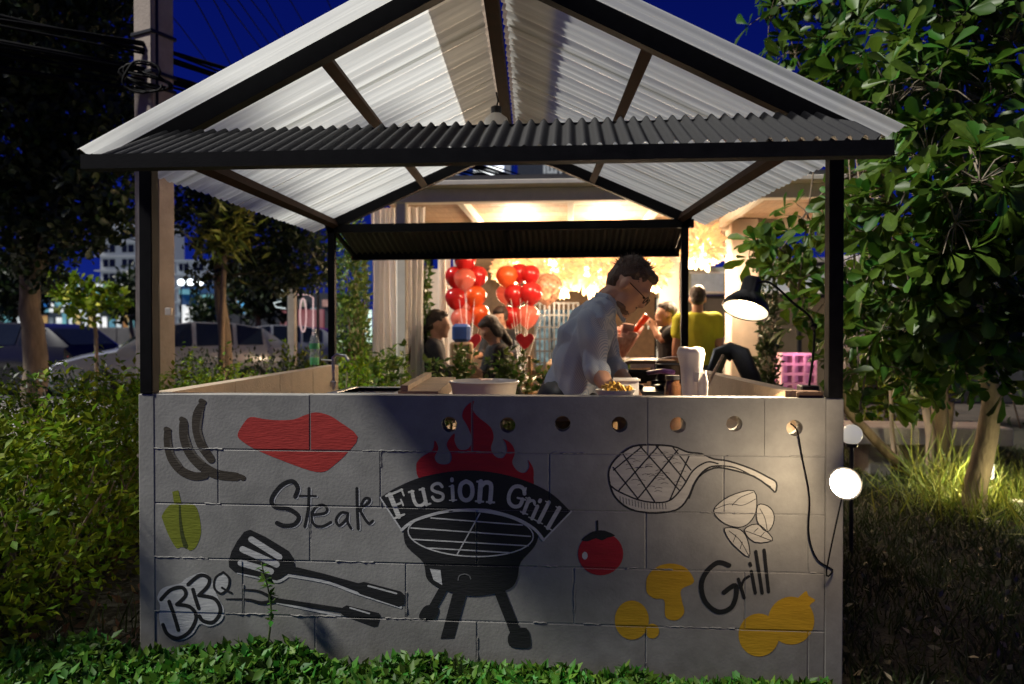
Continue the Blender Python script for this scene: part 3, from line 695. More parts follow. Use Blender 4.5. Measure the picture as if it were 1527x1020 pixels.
def frame3(f, up=(0, 0, 1)):
    f = Vector(f).normalized(); l = Vector(up).cross(f).normalized(); u = f.cross(l); return Matrix((f, l, u)).transposed()
def hand(mb, w_, d, nrm, s=1.0, curl=.5):
    """palm, four fingers and a thumb; d points along the fingers, nrm out of the back of the hand"""
    d = Vector(d).normalized(); nrm = Vector(nrm); sd = d.cross(nrm).normalized(); nrm = sd.cross(d)
    p = Vector(w_); mb.loft([p-d*.02, p+d*.03*s, p+d*.085*s], sd, [(.026*s, .02*s), (.038*s, .015*s), (.040*s, .014*s)], 10)
    for k, ln in ((-1.5, .06), (-.5, .075), (.5, .08), (1.5, .07)):
        a = p+d*.085*s+sd*(k*.021*s); b = a+d*(ln*.45*s)-nrm*(curl*.018*s); c = b+d*(ln*.4*s)*(1-curl*.5)-nrm*(curl*.045*s)
        mb.tube([a, b, c], [.0095*s, .009*s, .0075*s], 7)
    a = p+d*.02*s+sd*(.032*s); b = a+d*.035*s+sd*.022*s-nrm*.012*s; c = b+d*.032*s-nrm*.02*s; mb.tube([a, b, c], [.012*s, .011*s, .009*s], 7)
def head_parts(c, M, s=1.0):
    T = lambda v: Vector(c)+M @ (Vector(v)*s)
    mb = MB(); E_ = lambda p, r, k=10: mb.ell(T(p), r[0]*s, r[1]*s, r[2]*s, 16, k, M)
    E_((-.012, 0, .03), (.098, .077, .098)); E_((.032, 0, -.05), (.062, .056, .068)); E_((.055, 0, .01), (.045, .06, .055))
    E_((.074, 0, -.098), (.024, .026, .022)); E_((.1, 0, -.022), (.017, .016, .016)); mb.tube([T((.086, 0, .03)), T((.104, 0, -.018))], [.008*s, .014*s], 8)
    E_((.086, 0, -.058), (.014, .025, .006)); E_((.084, 0, -.068), (.013, .022, .006)); E_((.082, .032, .034), (.012, .024, .007)); E_((.082, -.032, .034), (.012, .024, .007))
    for q in (-1, 1): E_((-.008, q*.079, -.008), (.021, .01, .034))
    return mb, T
def hair_cap(c, M, s=1.0, style='short'):
    T = lambda v: Vector(c)+M @ (Vector(v)*s); mb = MB(); E_ = lambda p, r: mb.ell(T(p), r[0]*s, r[1]*s, r[2]*s, 16, 10, M)
    E_((-.028, 0, .052), (.098, .083, .088)); E_((-.058, 0, .0), (.058, .066, .07)); E_((.03, 0, .098), (.05, .062, .03))
    if style == 'long':
        E_((-.075, 0, -.06), (.045, .07, .1)); E_((-.07, 0, -.15), (.04, .06, .11)); E_((-.02, .07, -.02), (.05, .02, .09)); E_((-.02, -.07, -.02), (.05, .02, .09))
    if style == 'tied': E_((-.105, 0, -.03), (.035, .035, .05)); E_((-.12, 0, -.11), (.026, .03, .09)); E_((-.11, 0, -.19), (.018, .022, .07))
    if style == 'fringe': E_((.055, 0, .075), (.045, .07, .035)); E_((0, .065, .02), (.05, .022, .06)); E_((0, -.065, .02), (.05, .022, .06))
    return mb
def human(name, label, J, hf, L, shirt, trous, group=None, vox=.013, style='short', sleeve=.45, hup=(0, 0, 1), s=1.0, hairmat=None, hands=True, strands=0, ruffle=.006, legs=True, wide=1.0):
    base = J['base']; t = thing(name, label, 'person', base, 0, group); L = Vector(L).normalized()
    J = {k: Vector(v) for k, v in J.items()}
    HM = frame3(hf, hup); mb, T = head_parts(J['head'], HM, s)
    up = (J['neck']-J['chest']).normalized()
    sp = [J['pelvis'], J['pelvis'].lerp(J['chest'], .45), J['chest'], J['chest'].lerp(J['neck'], .7)]
    ab0 = [(.150*wide, .11), (.135*wide, .10), (.155*wide, .102), (.11*wide, .07)]
    sp = [Vector(q) for q in crom([tuple(q) for q in sp], 3, False)]; ab = [tuple(ab0[min(i//3, 2)][c]*(1-(i-3*min(i//3, 2))/3)+ab0[min(i//3, 2)+1][c]*((i-3*min(i//3, 2))/3) for c in (0, 1)) for i in range(10)]
    mb.loft(sp, L, ab); mb.loft([J['chest'].lerp(J['neck'], .6), J['neck'], T((-.025, 0, -.06))], L, [(.07, .06), (.056*s, .056*s), (.054*s, .056*s)], 12)
    mb.loft([J['shR'], J['chest'].lerp(J['neck'], .55), J['shL']], up, [(.052, .055), (.07, .07), (.052, .055)], 12)
    for q in 'RL':
        sh, el, ha = J['sh'+q], J['el'+q], J['ha'+q]
        mb.loft([sh, sh.lerp(el, .4), el, el.lerp(ha, .35), ha], (el-sh).orthogonal(), [(.050, .050), (.046, .046), (.038, .038), (.040, .040), (.027, .024)], 12)
        if hands: hand(mb, ha, (ha-el).normalized(), L if abs((ha-el).normalized().dot(L)) < .8 else up, s)
        if legs:
            hp, kn, an = J['hip'+q], J['kn'+q], J['an'+q]
            mb.loft([hp, hp.lerp(kn, .5), kn, kn.lerp(an, .35), an], (kn-hp).orthogonal(), [(.082, .082), (.075, .075), (.056, .056), (.058, .058), (.036, .038)], 12)
            ft = J['toe'+q]; mb.loft([an-Vector((0, 0, .03)), an.lerp(ft, .6), ft], Vector((0, 0, 1)).cross(ft-an), [(.034, .04), (.04, .032), (.038, .022)], 10)
    put(remesh(mb, 'body', vox), 'body', M_skin, t)
    # shirt
    sb = MB(); o_ = .014
    sb.loft(sp, L, [(a+o_+(.012 if i == 0 else .004), b+o_+(.014 if i == 0 else .006)) for i, (a, b) in enumerate(ab)])
    sb.loft([J['shR'], J['chest'].lerp(J['neck'], .5), J['shL']], up, [(.066, .07), (.082, .086), (.066, .07)], 12)
    sb.loft([J['chest'].lerp(J['neck'], .55), J['neck'].lerp(J['chest'], .34)], L, [(.085, .08), (.066*s, .066*s)], 12)
    for q in 'RL':
        sh, el, ha = J['sh'+q], J['el'+q], J['ha'+q]
        if sleeve <= .5: e = sh.lerp(el, sleeve*2); pts = [sh, sh.lerp(e, .5), e]; rr = [(.068, .068), (.066, .066), (.062, .062)]
        else:
            e = el.lerp(ha, (sleeve-.5)*2); pts = [sh, sh.lerp(el, .5), el, e]; rr = [(.068, .068), (.064, .064), (.056, .056), (.052, .052) if sleeve < .75 else (.042, .042)]
        sb.loft(pts, (el-sh).orthogonal(), rr, 12)
        if .5 < sleeve < .75: sb.loft([el.lerp(e, .5), e], (el-sh).orthogonal(), [(.060, .060), (.058, .058)], 12)
    put(remesh(sb, 'shirt', vox, 2), 'shirt', shirt, t, ruffle, 8, (1, 1, .7))
    tb = MB(); tb.loft([J['pelvis']+(J['chest']-J['pelvis']).normalized()*.03, J['pelvis']-Vector((0, 0, .08))], L, [(.158*wide, .12), (.165*wide, .13)])
    for q in 'RL':
        hp, kn, an = J['hip'+q], J['kn'+q], J['an'+q]
        tb.loft([hp, hp.lerp(kn, .5), kn, kn.lerp(an, .9)], (kn-hp).orthogonal(), [(.098, .098), (.09, .09), (.072, .072), (.058, .058)], 12)
        MB().loft([J['an'+q]-Vector((0, 0, .035)), J['an'+q].lerp(J['toe'+q], .55)-Vector((0, 0, .01)), J['toe'+q]], Vector((0, 0, 1)).cross(J['toe'+q]-J['an'+q]), [(.042, .05), (.047, .04), (.044, .028)], 12).build('shoe', M_darkmetal, t, smooth=True)
    put(remesh(tb, 'trousers', vox, 2), 'trousers', trous, t, .004, 6)
    hc = hair_cap(J['head'], HM, s, style); me = remesh(hc, 'hair', min(vox, .009), 2)
    ho = put(me, 'hair', hairmat or M_hair, t, .005, 40)
    for q in (-1, 1):
        MB().ell(T((.088, q*.031, .008)), .008*s, .012*s, .006*s, 8, 6, HM).build('eye', mat('eye', (.03, .02, .015), .2), t, smooth=True)
    return t, T, HM, ho
def stand_joints(base, f, h=1.70, arms=None, lean=0):
    """upright figure at base, facing f (plan)"""
    b = Vector(base); f = Vector((f[0], f[1], 0)).normalized(); l = Vector((-f.y, f.x, 0)); k = h/1.70; z = lambda q: Vector((0, 0, q*k))
    J = dict(base=b, pelvis=b+z(.95), chest=b+z(1.27)+f*(.01+lean*.5), neck=b+z(1.46)+f*(.0+lean), head=b+z(1.585)+f*(.03+lean*1.2))
    for q, s_ in (('L', 1), ('R', -1)):
        J['sh'+q] = b+z(1.39)+l*(s_*.185*k)+f*lean*.8; J['el'+q] = J['sh'+q]+z(-.29)+l*(s_*.03)-f*.02; J['ha'+q] = J['el'+q]+z(-.22)+f*.07
        J['hip'+q] = b+z(.88)+l*(s_*.085*k); J['kn'+q] = b+z(.48)+l*(s_*.095*k)+f*.01; J['an'+q] = b+z(.09)+l*(s_*.10*k)-f*.02; J['toe'+q] = b+z(.03)+l*(s_*.11*k)+f*.15
    if arms: J.update({k_: Vector(v) for k_, v in arms.items()})
    return J, l
def sit_joints(base, f, seat=.46, lean=.05):
    b = Vector(base); f = Vector((f[0], f[1], 0)).normalized(); l = Vector((-f.y, f.x, 0)); z = lambda q: Vector((0, 0, q))
    J = dict(base=b, pelvis=b+z(seat+.10), chest=b+z(seat+.42)+f*lean*.6, neck=b+z(seat+.60)+f*lean, head=b+z(seat+.725)+f*(lean+.035))
    for q, s_ in (('L', 1), ('R', -1)):
        J['sh'+q] = b+z(seat+.535)+l*(s_*.175)+f*lean*.8; J['el'+q] = J['sh'+q]+z(-.24)+l*(s_*.04)+f*.08; J['ha'+q] = J['el'+q]+z(-.0)+f*.22-l*(s_*.05)
        J['hip'+q] = b+z(seat+.06)+l*(s_*.09); J['kn'+q] = b+z(seat+.04)+l*(s_*.11)+f*.42; J['an'+q] = b+z(.09)+l*(s_*.11)+f*.40; J['toe'+q] = b+z(.03)+l*(s_*.12)+f*.57
    return J, l
def stripes(name, c1, c2, freq, d=(1, .25, .35)):
    M = mat(name, c1, .8, var=.05, bump=.12, bscale=300); t = M.node_tree; N = t.nodes; L_ = t.links
    tc = N.new('ShaderNodeTexCoord'); mp = N.new('ShaderNodeMapping'); mp.inputs['Rotation'].default_value = (0, R(-20), R(35))
    wv = N.new('ShaderNodeTexWave'); wv.bands_direction = 'X'; wv.inputs['Scale'].default_value = freq; wv.inputs['Distortion'].default_value = .6; wv.inputs['Detail'].default_value = 1
    L_.new(tc.outputs['Object'], mp.inputs[0]); L_.new(mp.outputs[0], wv.inputs['Vector'])
    r = N.new('ShaderNodeValToRGB'); r.color_ramp.elements[0].position = .3; r.color_ramp.elements[1].position = .6
    r.color_ramp.elements[0].color = list(c2)+[1]; r.color_ramp.elements[1].color = list(c1)+[1]
    L_.new(wv.outputs['Fac'], r.inputs[0]); L_.new(r.outputs[0], N['Principled BSDF'].inputs['Base Color']); return M

# ---- the cook, bent over the counter
Yc = .74
pel = at(846, 604, Yc); che = at(870, 506, Yc); nek = at(908, 444, Yc); hed = at(938, 428, Yc-.02)
fl = Vector((pel.x, Yc, 0))
Jc = dict(base=fl, pelvis=pel, chest=che, neck=nek, head=hed,
          shR=at(884, 478, Yc-.17), elR=at(888, 548, Yc-.22), haR=at(915, 592, Yc-.36), shL=at(893, 474, Yc+.18), elL=at(915, 545, Yc+.2), haL=at(950, 592, Yc-.1),
          hipR=pel+Vector((0, -.09, -.06)), hipL=pel+Vector((0, .09, -.06)), knR=Vector((pel.x+.03, Yc-.1, .5)), knL=Vector((pel.x+.03, Yc+.1, .5)),
          anR=Vector((pel.x-.02, Yc-.11, .09)), anL=Vector((pel.x-.02, Yc+.11, .09)), toeR=Vector((pel.x+.15, Yc-.13, .03)), toeL=Vector((pel.x+.15, Yc+.12, .03)))
M_shirt = stripes('striped_shirt', (.41, .45, .50), (.26, .32, .41), 62)
cook, Tc, HMc, hairc = human('person', 'cook in striped blue shirt with rolled sleeves bending over the counter', Jc, (.70, -.22, -.70), (0.05, 1, 0), M_shirt, mat('dark_trousers', (.03, .03, .035), .85, var=.2), vox=.0075, sleeve=.62, hup=(.55, 0, .8), ruffle=.024, hairmat=mat('brown_hair', (.055, .028, .016), .5, var=.4, scale=50, bump=.6, bscale=150), wide=1.08)
bd = MB(); Ec = lambda p, r: bd.ell(Tc(p), *r, 12, 8, HMc)
Ec((.062, 0, -.094), (.034, .036, .022)); Ec((.040, .040, -.085), (.03, .012, .016)); Ec((.040, -.040, -.085), (.03, .012, .016)); Ec((.094, 0, -.046), (.007, .024, .005))
put(remesh(bd, 'beard', .006, 1), 'beard', mat('beard_hair', (.10, .055, .035), .7, var=.4, scale=60, bump=.5, bscale=200), cook, .003, 60)
gl = MB()
for q in (-1, 1):
    ring = [Tc((.104, q*.032+.024*math.cos(a), .006+.018*math.sin(a))) for a in [2*math.pi*k/14 for k in range(15)]]
    gl.tube(ring, .0022, 5); gl.tube([Tc((.100, q*.056, .01)), Tc((-.005, q*.083, .012))], .002, 5)
gl.tube([Tc((.108, -.009, .008)), Tc((.108, .009, .008))], .002, 5)
gl.build('eyeglasses', M_black, cook, smooth=True)
n = 900; d = unit(rng.normal(size=(n, 3))+np.array([0, 0, .4])); keep = (d[:, 2] > -.25) & ~((d[:, 0] > .55) & (d[:, 2] < .55)); d = d[keep]; n = len(d)
loc = np.array([list(Tc((-.028+.098*a, .082*b, .052+.088*c))) for a, b, c in d]); Hn = np.array(HMc)
dd = d @ Hn.T; fwd = np.array(HMc.col[0]); dirs = unit(dd*.6+fwd*.8*rng.random((n, 1))+rng.normal(size=(n, 3))*.25)
scatter('hair_strands', BLADE, frames(dirs, dd, .014+.012*rng.random(n), .2), loc-dd*.004, MATS['brown_hair'], cook, 'stuff')
col = MB(); a0 = Jc['neck']
for sgn in (-1, 1):
    col.loft([a0+Vector((-.062, sgn*.015, .012)), a0+Vector((-.012, sgn*.066, .0)), a0+Vector((.05, sgn*.05, -.055)), a0+Vector((.07, sgn*.03, -.11))], (.3, 0, 1), [(.018, .006), (.019, .006), (.022, .006), (.010, .005)], 8)
put(remesh(col, 'collar', .005, 1), 'collar', M_shirt, cook)
MB().loft([pel+Vector((0, 0, .02)), pel+Vector((0, 0, .05))], (0, 1, 0), [(.185, .143), (.185, .143)]).build('belt', M_darkmetal, cook, smooth=True)

# ================================================================== the counter and what stands on it
CZ = .972
ctr = thing('prep_counter', 'wooden topped prep counter standing behind the mural wall', 'counter', (0, .33, 0))
for k in range(4): MB().bev(XL+.06, .575, .085+k*.118, .085+k*.118+.115, CZ-.03, CZ, .003).build('plank', M_wood, ctr)
for x in (XL+.12, -.3, .54):
    for y in (.12, .5): MB().bev(x-.022, x+.022, y-.022, y+.022, 0, CZ-.03, .003).build('leg', M_wood, ctr)
rc = thing('side_counter', 'pale tiled counter running along the block side wall beside the clamp lamp', 'counter', (.92, 1.5, 0))
for k in range(5): MB().bev(.60, XR-.05, .085+k*.46, .085+k*.46+.455, .805, .84, .003).build('tile', mat('pale_tile', (.52, .44, .34), .45, var=.1), rc)
for x in (.70, 1.1):
    for y in (.16, 2.3): MB().bev(x-.022, x+.022, y-.022, y+.022, 0, .805, .003).build('leg', M_darkmetal, rc)
sk = thing('sink_unit', 'stainless steel sink unit with tall tap beside the tan block wall', 'sink', (-.85, 1.5, 0))
sx0, sx1 = at(512, 582, 1.5).x, at(606, 582, 1.5).x; sz = at(560, 581, 1.5).z
fr = MB(); fr.bev(sx0-.02, sx1+.02, 1.25, 1.30, sz-.03, sz, .004); fr.bev(sx0-.02, sx1+.02, 1.70, 1.75, sz-.03, sz, .004); fr.bev(sx0-.02, sx0+.03, 1.301, 1.699, sz-.03, sz, .004); fr.bev(sx1-.03, sx1+.02, 1.301, 1.699, sz-.03, sz, .004)
fr.build('rim', M_steel, sk)
bs = MB(); bs.box(sx0+.03, sx1-.03, 1.30, 1.70, sz-.2, sz-.19); bs.box(sx0+.02, sx0+.03, 1.3, 1.7, sz-.2, sz-.002); bs.box(sx1-.03, sx1-.02, 1.3, 1.7, sz-.2, sz-.002); bs.box(sx0+.03, sx1-.03, 1.29, 1.30, sz-.2, sz-.002); bs.box(sx0+.03, sx1-.03, 1.7, 1.71, sz-.2, sz-.002); bs.build('basin', M_steel, sk)
for x in (sx0, sx1):
    for y in (1.28, 1.72): MB().tube([(x, y, 0), (x, y, sz-.03)], .016, 8).build('leg', M_steel, sk)
fx = at(497, 580, 1.72); ft_ = at(497, 533, 1.72)
tp = MB(); tp.tube([(fx.x, 1.72, sz-.02), (fx.x, 1.72, ft_.z), (fx.x+.03, 1.70, ft_.z+.018), (fx.x+.09, 1.68, ft_.z+.01), (fx.x+.11, 1.67, ft_.z-.02)], .010, 10); tp.tube([(fx.x, 1.72, ft_.z-.02), (fx.x-.07, 1.70, ft_.z-.015)], .007, 8); tp.lathe([(.02, sz), (.02, sz+.03), (.012, sz+.035)], 12, Matrix.Translation((fx.x, 1.72, 0))); tp.build('tap', M_steel, sk, smooth=40)

def single(mb, name, mt, label, cat, base, group=None, smooth=40):
    o = mb.build(name, mt, smooth=smooth); origin_to(o, base); return tag(o, label, cat, group)
# bottle on the side wall
bp = at(469, 545, 2.42); bz = TOPZ+.004; M0 = Matrix.Translation((bp.x, 2.42, bz))
bo = thing('water_bottle', 'clear plastic bottle with green liquid standing on the tan wall', 'bottle', (bp.x, 2.42, bz))
MB().lathe([(.030, .0), (.034, .01), (.034, .07), (.030, .09), (.034, .11), (.034, .17), (.020, .215), (.013, .225), (.013, .235)], 18, M0).build('shell', glass('clear_plastic', alpha=.22), bo, smooth=40)
MB().lathe([(.029, .004), (.031, .012), (.031, .055)], 18, M0).build('liquid', mat('green_liquid', (.03, .55, .10), .1, transp=.3, emit=.05, var=.05), bo, smooth=40)
MB().lathe([(.0345, .115), (.0345, .155)], 18, M0, cap=False).build('wrapper', mat('green_wrapper', (.10, .45, .16), .5), bo, smooth=40)
MB().lathe([(.015, .236), (.015, .255)], 14, M0).build('cap', M_white, bo, smooth=40)
# board, basin
a, b = at(622, 586, .28), at(664, 566, .95)
wb = thing('wooden_board', 'pale wooden board lying beside the round basin', 'board', (a.x, .3, CZ))
a = Vector((a.x+.02, .2, CZ+.045)); b = Vector((b.x-.02, .9, CZ+.06))
MB().bar(a, b, .16, .05).build('plank', M_wood, wb); MB().bar(a+Vector((-.055, 0, .037)), b+Vector((-.055, 0, .037)), .03, .022).build('batten', M_wood, wb)
MB().bar((a.x-.08, .42, CZ+.011), (a.x+.1, .42, CZ+.011), .04, .02).build('batten', M_wood, wb)
c_ = at(722, 578, .36); Mt = Matrix.Translation((c_.x, .36, CZ))
tr = thing('round_basin', 'white round enamel basin on the counter left of the cook', 'basin', (c_.x, .36, CZ))
MB().lathe([(.10, 0), (.125, .012), (.138, .085), (.145, .097), (.148, .10), (.143, .104), (.134, .09), (.12, .022), (.0, .018)], 32, Mt, cap=False).build('shell', mat('enamel', (.78, .72, .62), .25, var=.05), tr, smooth=50)
MB().lathe([(.0, .103), (.03, .103), (.03, .106), (.0, .106)], 16, Matrix.Translation((c_.x, .42, CZ))).build('drain_lid', M_steel, tr, smooth=40)
# bowl of fries, tub, pan, stove
c_ = at(918, 583, .22); Mt = Matrix.Translation((c_.x, .22, CZ))
bw = thing('food_bowl', 'white bowl heaped with yellow food in front of the cook', 'bowl', (c_.x, .22, CZ))
MB().lathe([(.035, 0), (.045, .004), (.066, .05), (.077, .076), (.080, .08), (.074, .08), (.06, .05), (.04, .012), (0, .012)], 28, Mt, cap=False).build('shell', M_white, bw, smooth=50)
for k in range(34):
    a_, r_ = random.uniform(0, 6.28), .055*math.sqrt(random.random()); p = Vector((c_.x+r_*math.cos(a_), .22+r_*math.sin(a_), CZ+.07+.028*(1-r_/.06)+random.uniform(0, .01))); d_ = Vector((random.uniform(-1, 1), random.uniform(-1, 1), random.uniform(-.2, .5))).normalized()
    MB().bar(p-d_*.018, p+d_*.018, .009, .009).build('chip', mat('fried_yellow', (.75, .45, .06), .6, var=.2, scale=30), bw)
c_ = at(933, 574, .40)
tb = thing('plastic_tub', 'white square tub with dark food behind the bowl', 'tub', (c_.x, .40, CZ)); h_ = at(933, 564, .40).z-CZ
bx_ = MB()
for x0, x1, y0, y1, z0, z1 in ((-.05, .05, -.045, .045, 0, .006), (-.05, -.045, -.045, .045, .006, h_), (.045, .05, -.045, .045, .006, h_), (-.045, .045, -.045, -.04, .006, h_), (-.045, .045, .04, .045, .006, h_), (-.056, .056, -.052, -.045, h_-.008, h_)): bx_.box(c_.x+x0, c_.x+x1, .40+y0, .40+y1, CZ+z0, CZ+z1)
bx_.build('shell', M_white, tb); MB().ell((c_.x, .4, CZ+h_-.02), .042, .038, .018).build('filling', mat('dark_food', (.07, .03, .015), .6, var=.4, scale=40, bump=.6), tb, smooth=True)
c_ = at(968, 565, .95)
st = thing('gas_stove', 'black two burner gas stove beside the cook', 'stove', (c_.x, .95, 0))
for x in (-.18, .18):
    for y in (-.14, .14): MB().bev(c_.x+x-.015, c_.x+x+.015, .95+y-.015, .95+y+.015, 0, .92, .002).build('leg', M_darkmetal, st)
MB().bev(c_.x-.22, c_.x+.22, .78, 1.12, .92, 1.0, .008).build('body', M_darkmetal, st)
for x in (-.1, .1):
    MB().lathe([(.07, 1.001), (.075, 1.02), (.03, 1.03), (.028, 1.012)], 18, Matrix.Translation((c_.x+x, .95, 0))).build('burner', M_darkmetal, st, smooth=40)
    for k in range(4):
        a_ = k*math.pi/2+.3; MB().bar((c_.x+x+.03*math.cos(a_), .95+.03*math.sin(a_), 1.035), (c_.x+x+.095*math.cos(a_), .95+.095*math.sin(a_), 1.035), .008, .016).build('grate_arm', M_black, st)
Mt = Matrix.Translation((c_.x-.08, .93, 1.043))
pn = thing('frying_pan', 'black frying pan on the gas stove with purple handle', 'pan', (c_.x-.08, .93, 1.043))
MB().lathe([(.09, 0), (.105, .005), (.125, .045), (.128, .047), (.122, .045), (.10, .01), (0, .008)], 26, Mt, cap=False).build('dish', M_black, pn, smooth=50)
MB().tube([(c_.x-.02, .83, 1.085), (c_.x+.04, .72, 1.10), (c_.x+.07, .62, 1.10)], [.01, .012, .011], 8).build('handle', mat('purple_handle', (.16, .06, .22), .4), pn, smooth=True)
c2 = at(1004, 552, .85); Mt = Matrix.Translation((c_.x+.12, .95, 1.043))
pt = thing('cooking_pot', 'dark metal pot with wire handle on the gas stove', 'pot', (c_.x+.12, .95, 1.043))
MB().lathe([(.08, 0), (.086, .006), (.086, .075), (.092, .08), (.086, .082), (.08, .075), (.078, .01), (0, .008)], 26, Mt, cap=False).build('shell', mat('scorched_steel', (.10, .085, .075), .35, .8), pt, smooth=50)
MB().tube([Vector((c_.x+.12, .95, 1.043))+Vector((.09*math.cos(a), .0, .08+.035*math.sin(a))) for a in [math.pi*k/10 for k in range(11)]], .003, 6).build('handle', M_steel, pt, smooth=True)
c_ = at(1003, 570, .30); Mt = Matrix.Translation((c_.x, .30, .84))
jr = thing('sauce_jar', 'brown glass jar of sauce beside the white paper roll', 'jar', (c_.x, .30, .84))
MB().lathe([(.030, 0), (.033, .006), (.033, .22), (.026, .237), (.026, .247)], 20, Mt).build('shell', mat('brown_glass', (.10, .045, .02), .12, transp=.25), jr, smooth=40); MB().lathe([(.029, .248), (.029, .264)], 20, Mt).build('lid', M_darkmetal, jr, smooth=40)
# paper bags rolled upright, warm white
PZ = .84; c_ = at(1031, 590, .16); top = at(1031, 518, .16); Mt = Matrix.Translation((c_.x, .16, PZ)); hh = top.z-PZ
pr = thing('paper_roll', 'tall white roll of wrapping paper standing on the counter', 'paper roll', (c_.x, .16, PZ))
def crumple(prof, seed, n=26):
    mb = MB(); base = 0
    for (r, z) in prof:
        for j in range(n):
            a = 2*math.pi*j/n; q = r*(1+.16*noise.noise(Vector((math.cos(a)*2, math.sin(a)*2, z*14+seed)))); mb.v.append(tuple(Mt @ Vector((q*math.cos(a), q*math.sin(a), z+.012*noise.noise(Vector((math.cos(a)*1.5, math.sin(a)*1.5, seed)))*(z > hh*.6)))))
    for i in range(len(prof)-1):
        for j in range(n): a = i*n+j; b = i*n+(j+1) % n; mb.f.append((a, b, b+n, a+n))
    return mb
M_paper = mat('white_paper', (.80, .74, .68), .7, var=.05, transl=.2)
crumple([(.034, 0), (.035, hh*.4), (.037, hh*.6), (.042, hh*.8), (.052, hh*.94), (.044, hh), (.035, hh*.98), (.03, hh*.7)], 1).build('sheet', M_paper, pr, smooth=True)
for i in range(len([0])):
    Mt = Matrix.Translation((c_.x+.036, .125, PZ)); crumple([(.016, 0), (.018, hh*.4), (.02, hh*.65), (.012, hh*.76)], 4, 16).build('fold', M_paper, pr, smooth=True)
MB().bar((c_.x+.010, .1205, PZ+hh*.66), (c_.x+.014, .1185, PZ+hh*.76), .016, .002, up=(0, 1, 0)).build('print_patch', mat('grey_print', (.45, .42, .40), .8), pr)
a, b = at(1046, 552, .62), at(1078, 530, 1.15)
single(MB().tube([(a.x-.06, .6, .848), (a.x+.06, .88, 1.0), (b.x, 1.15, b.z)], [.007, .009, .008], 8), 'wooden_spoon', M_wood, 'thin wooden spoon handle propped across the side counter', 'spoon', (a.x-.06, .6, .848))
# lemon cut near the cook's waist
c_ = at(826, 588, .25); lm = single(MB().ell((c_.x, .25, CZ+.028), .042, .036, .028), 'bread_roll', mat('bread', (.60, .36, .12), .6, var=.2, scale=20, bump=.2), 'small golden bread roll on the counter by the cook', 'bread', (c_.x, .25, CZ), smooth=True)
c_ = at(1153, 577, .35)
pl = thing('wooden_plank', 'pale plank leaning across the counter corner under the clamp lamp', 'plank', (c_.x, .3, CZ)); MB().bar((at(1185, 592, .04).x, .03, TOPZ+.012), (at(1146, 569, .95).x, .95, .94), .07, .022).build('board', M_wood, pl)
c_ = at(1196, 588, .12); single(MB().bev(c_.x-.05, c_.x+.04, .01, .09, TOPZ, TOPZ+.022, .004), 'brick_piece', mat('dark_brick', (.10, .055, .035), .9, var=.3, bump=.5), 'dark flat brick lying on the wall top by the post', 'brick', (c_.x, .05, TOPZ), smooth=False)

# ---- clamp lamp over the side counter
lc = at(1112, 460, .24); post = Vector((1.25, .05, at(1220, 487, .05).z))
lp = thing('clamp_lamp', 'black swing arm clamp lamp shining down over the side counter', 'lamp', (1.24, .08, 1.046))
ax = Vector((.30, .34, .9)).normalized(); Ml = Matrix.Translation(lc) @ ax.to_track_quat('Z', 'Y').to_matrix().to_4x4() @ Matrix.Scale(.88, 4)
MB().lathe([(.102, -.012), (.104, 0), (.092, .028), (.062, .060), (.045, .075), (.043, .13), (.036, .148), (.0, .152)], 30, Ml, cap=False).build('shade', mat('lamp_shade_black', (.02, .018, .016), .3, var=.2), lp, smooth=50)
MB().lathe([(.0975, -.0085), (.0985, .0), (.087, .027), (.058, .058), (.03, .066), (0, .067)], 30, Ml, cap=False).build('reflector', M_white, lp, smooth=50)
MB().ell(Ml @ Vector((0, 0, .022)), .036, .036, .036, 16, 10).build('bulb', glow('lamp_warm', (1, .76, .46), 12), lp, smooth=True)
j0 = Ml @ Vector((0, 0, .12)); j1 = at(1165, 432, .16); j2 = Vector((1.225, .08, at(1218, 487, .08).z)); j3 = Vector((1.215, .10, 1.07))
ar = MB()
ar.tube(crom([tuple(j0), tuple(j0.lerp(j1, .6)+Vector((0, 0, .02))), tuple(j1.lerp(j2, .35)), tuple(j2), tuple(j3)], 6, False), .0045, 7)
ar.build('arm', M_black, lp, smooth=True); MB().ell(j2, .012, .012, .014).build('joint', M_black, lp, smooth=True)
MB().bev(1.185, 1.25, .09, .15, 1.045, 1.08, .004).build('clamp', M_darkmetal, lp)
lamp('SPOT', 'clamp_lamp_light', Ml @ Vector((0, 0, -.06)), 48, (1, .78, .52), .03, lp, aim=Ml @ Vector((0, 0, -1)), spot=150, blend=.8)
# ---- pendant under the ridge, unlit
pc = at(740, 178, 1.35); rb = roof_pt(1, 0, 1.35).z
pd = thing('pendant_lamp', 'unlit white pendant lamp hanging under the ridge beam', 'lamp', (pc.x, 1.35, pc.z))
M1 = Matrix.Translation((pc.x, 1.35, pc.z-.03))
MB().lathe([(.075, -.02), (.072, 0), (.06, .035), (.034, .055), (.03, .06)], 26, M1, cap=False).build('shade', M_white, pd, smooth=50); MB().lathe([(.028, .055), (.03, .095), (.012, .105)], 18, M1).build('socket', M_darkmetal, pd, smooth=40)
MB().tube([(pc.x, 1.35, pc.z+.06), (pc.x+.01, 1.35, pc.z+.10), (pc.x, 1.35, rb)], .005, 6).build('cord', M_black, pd); MB().ell((pc.x, 1.35, pc.z-.045), .03, .03, .035).build('bulb', M_white, pd, smooth=True)

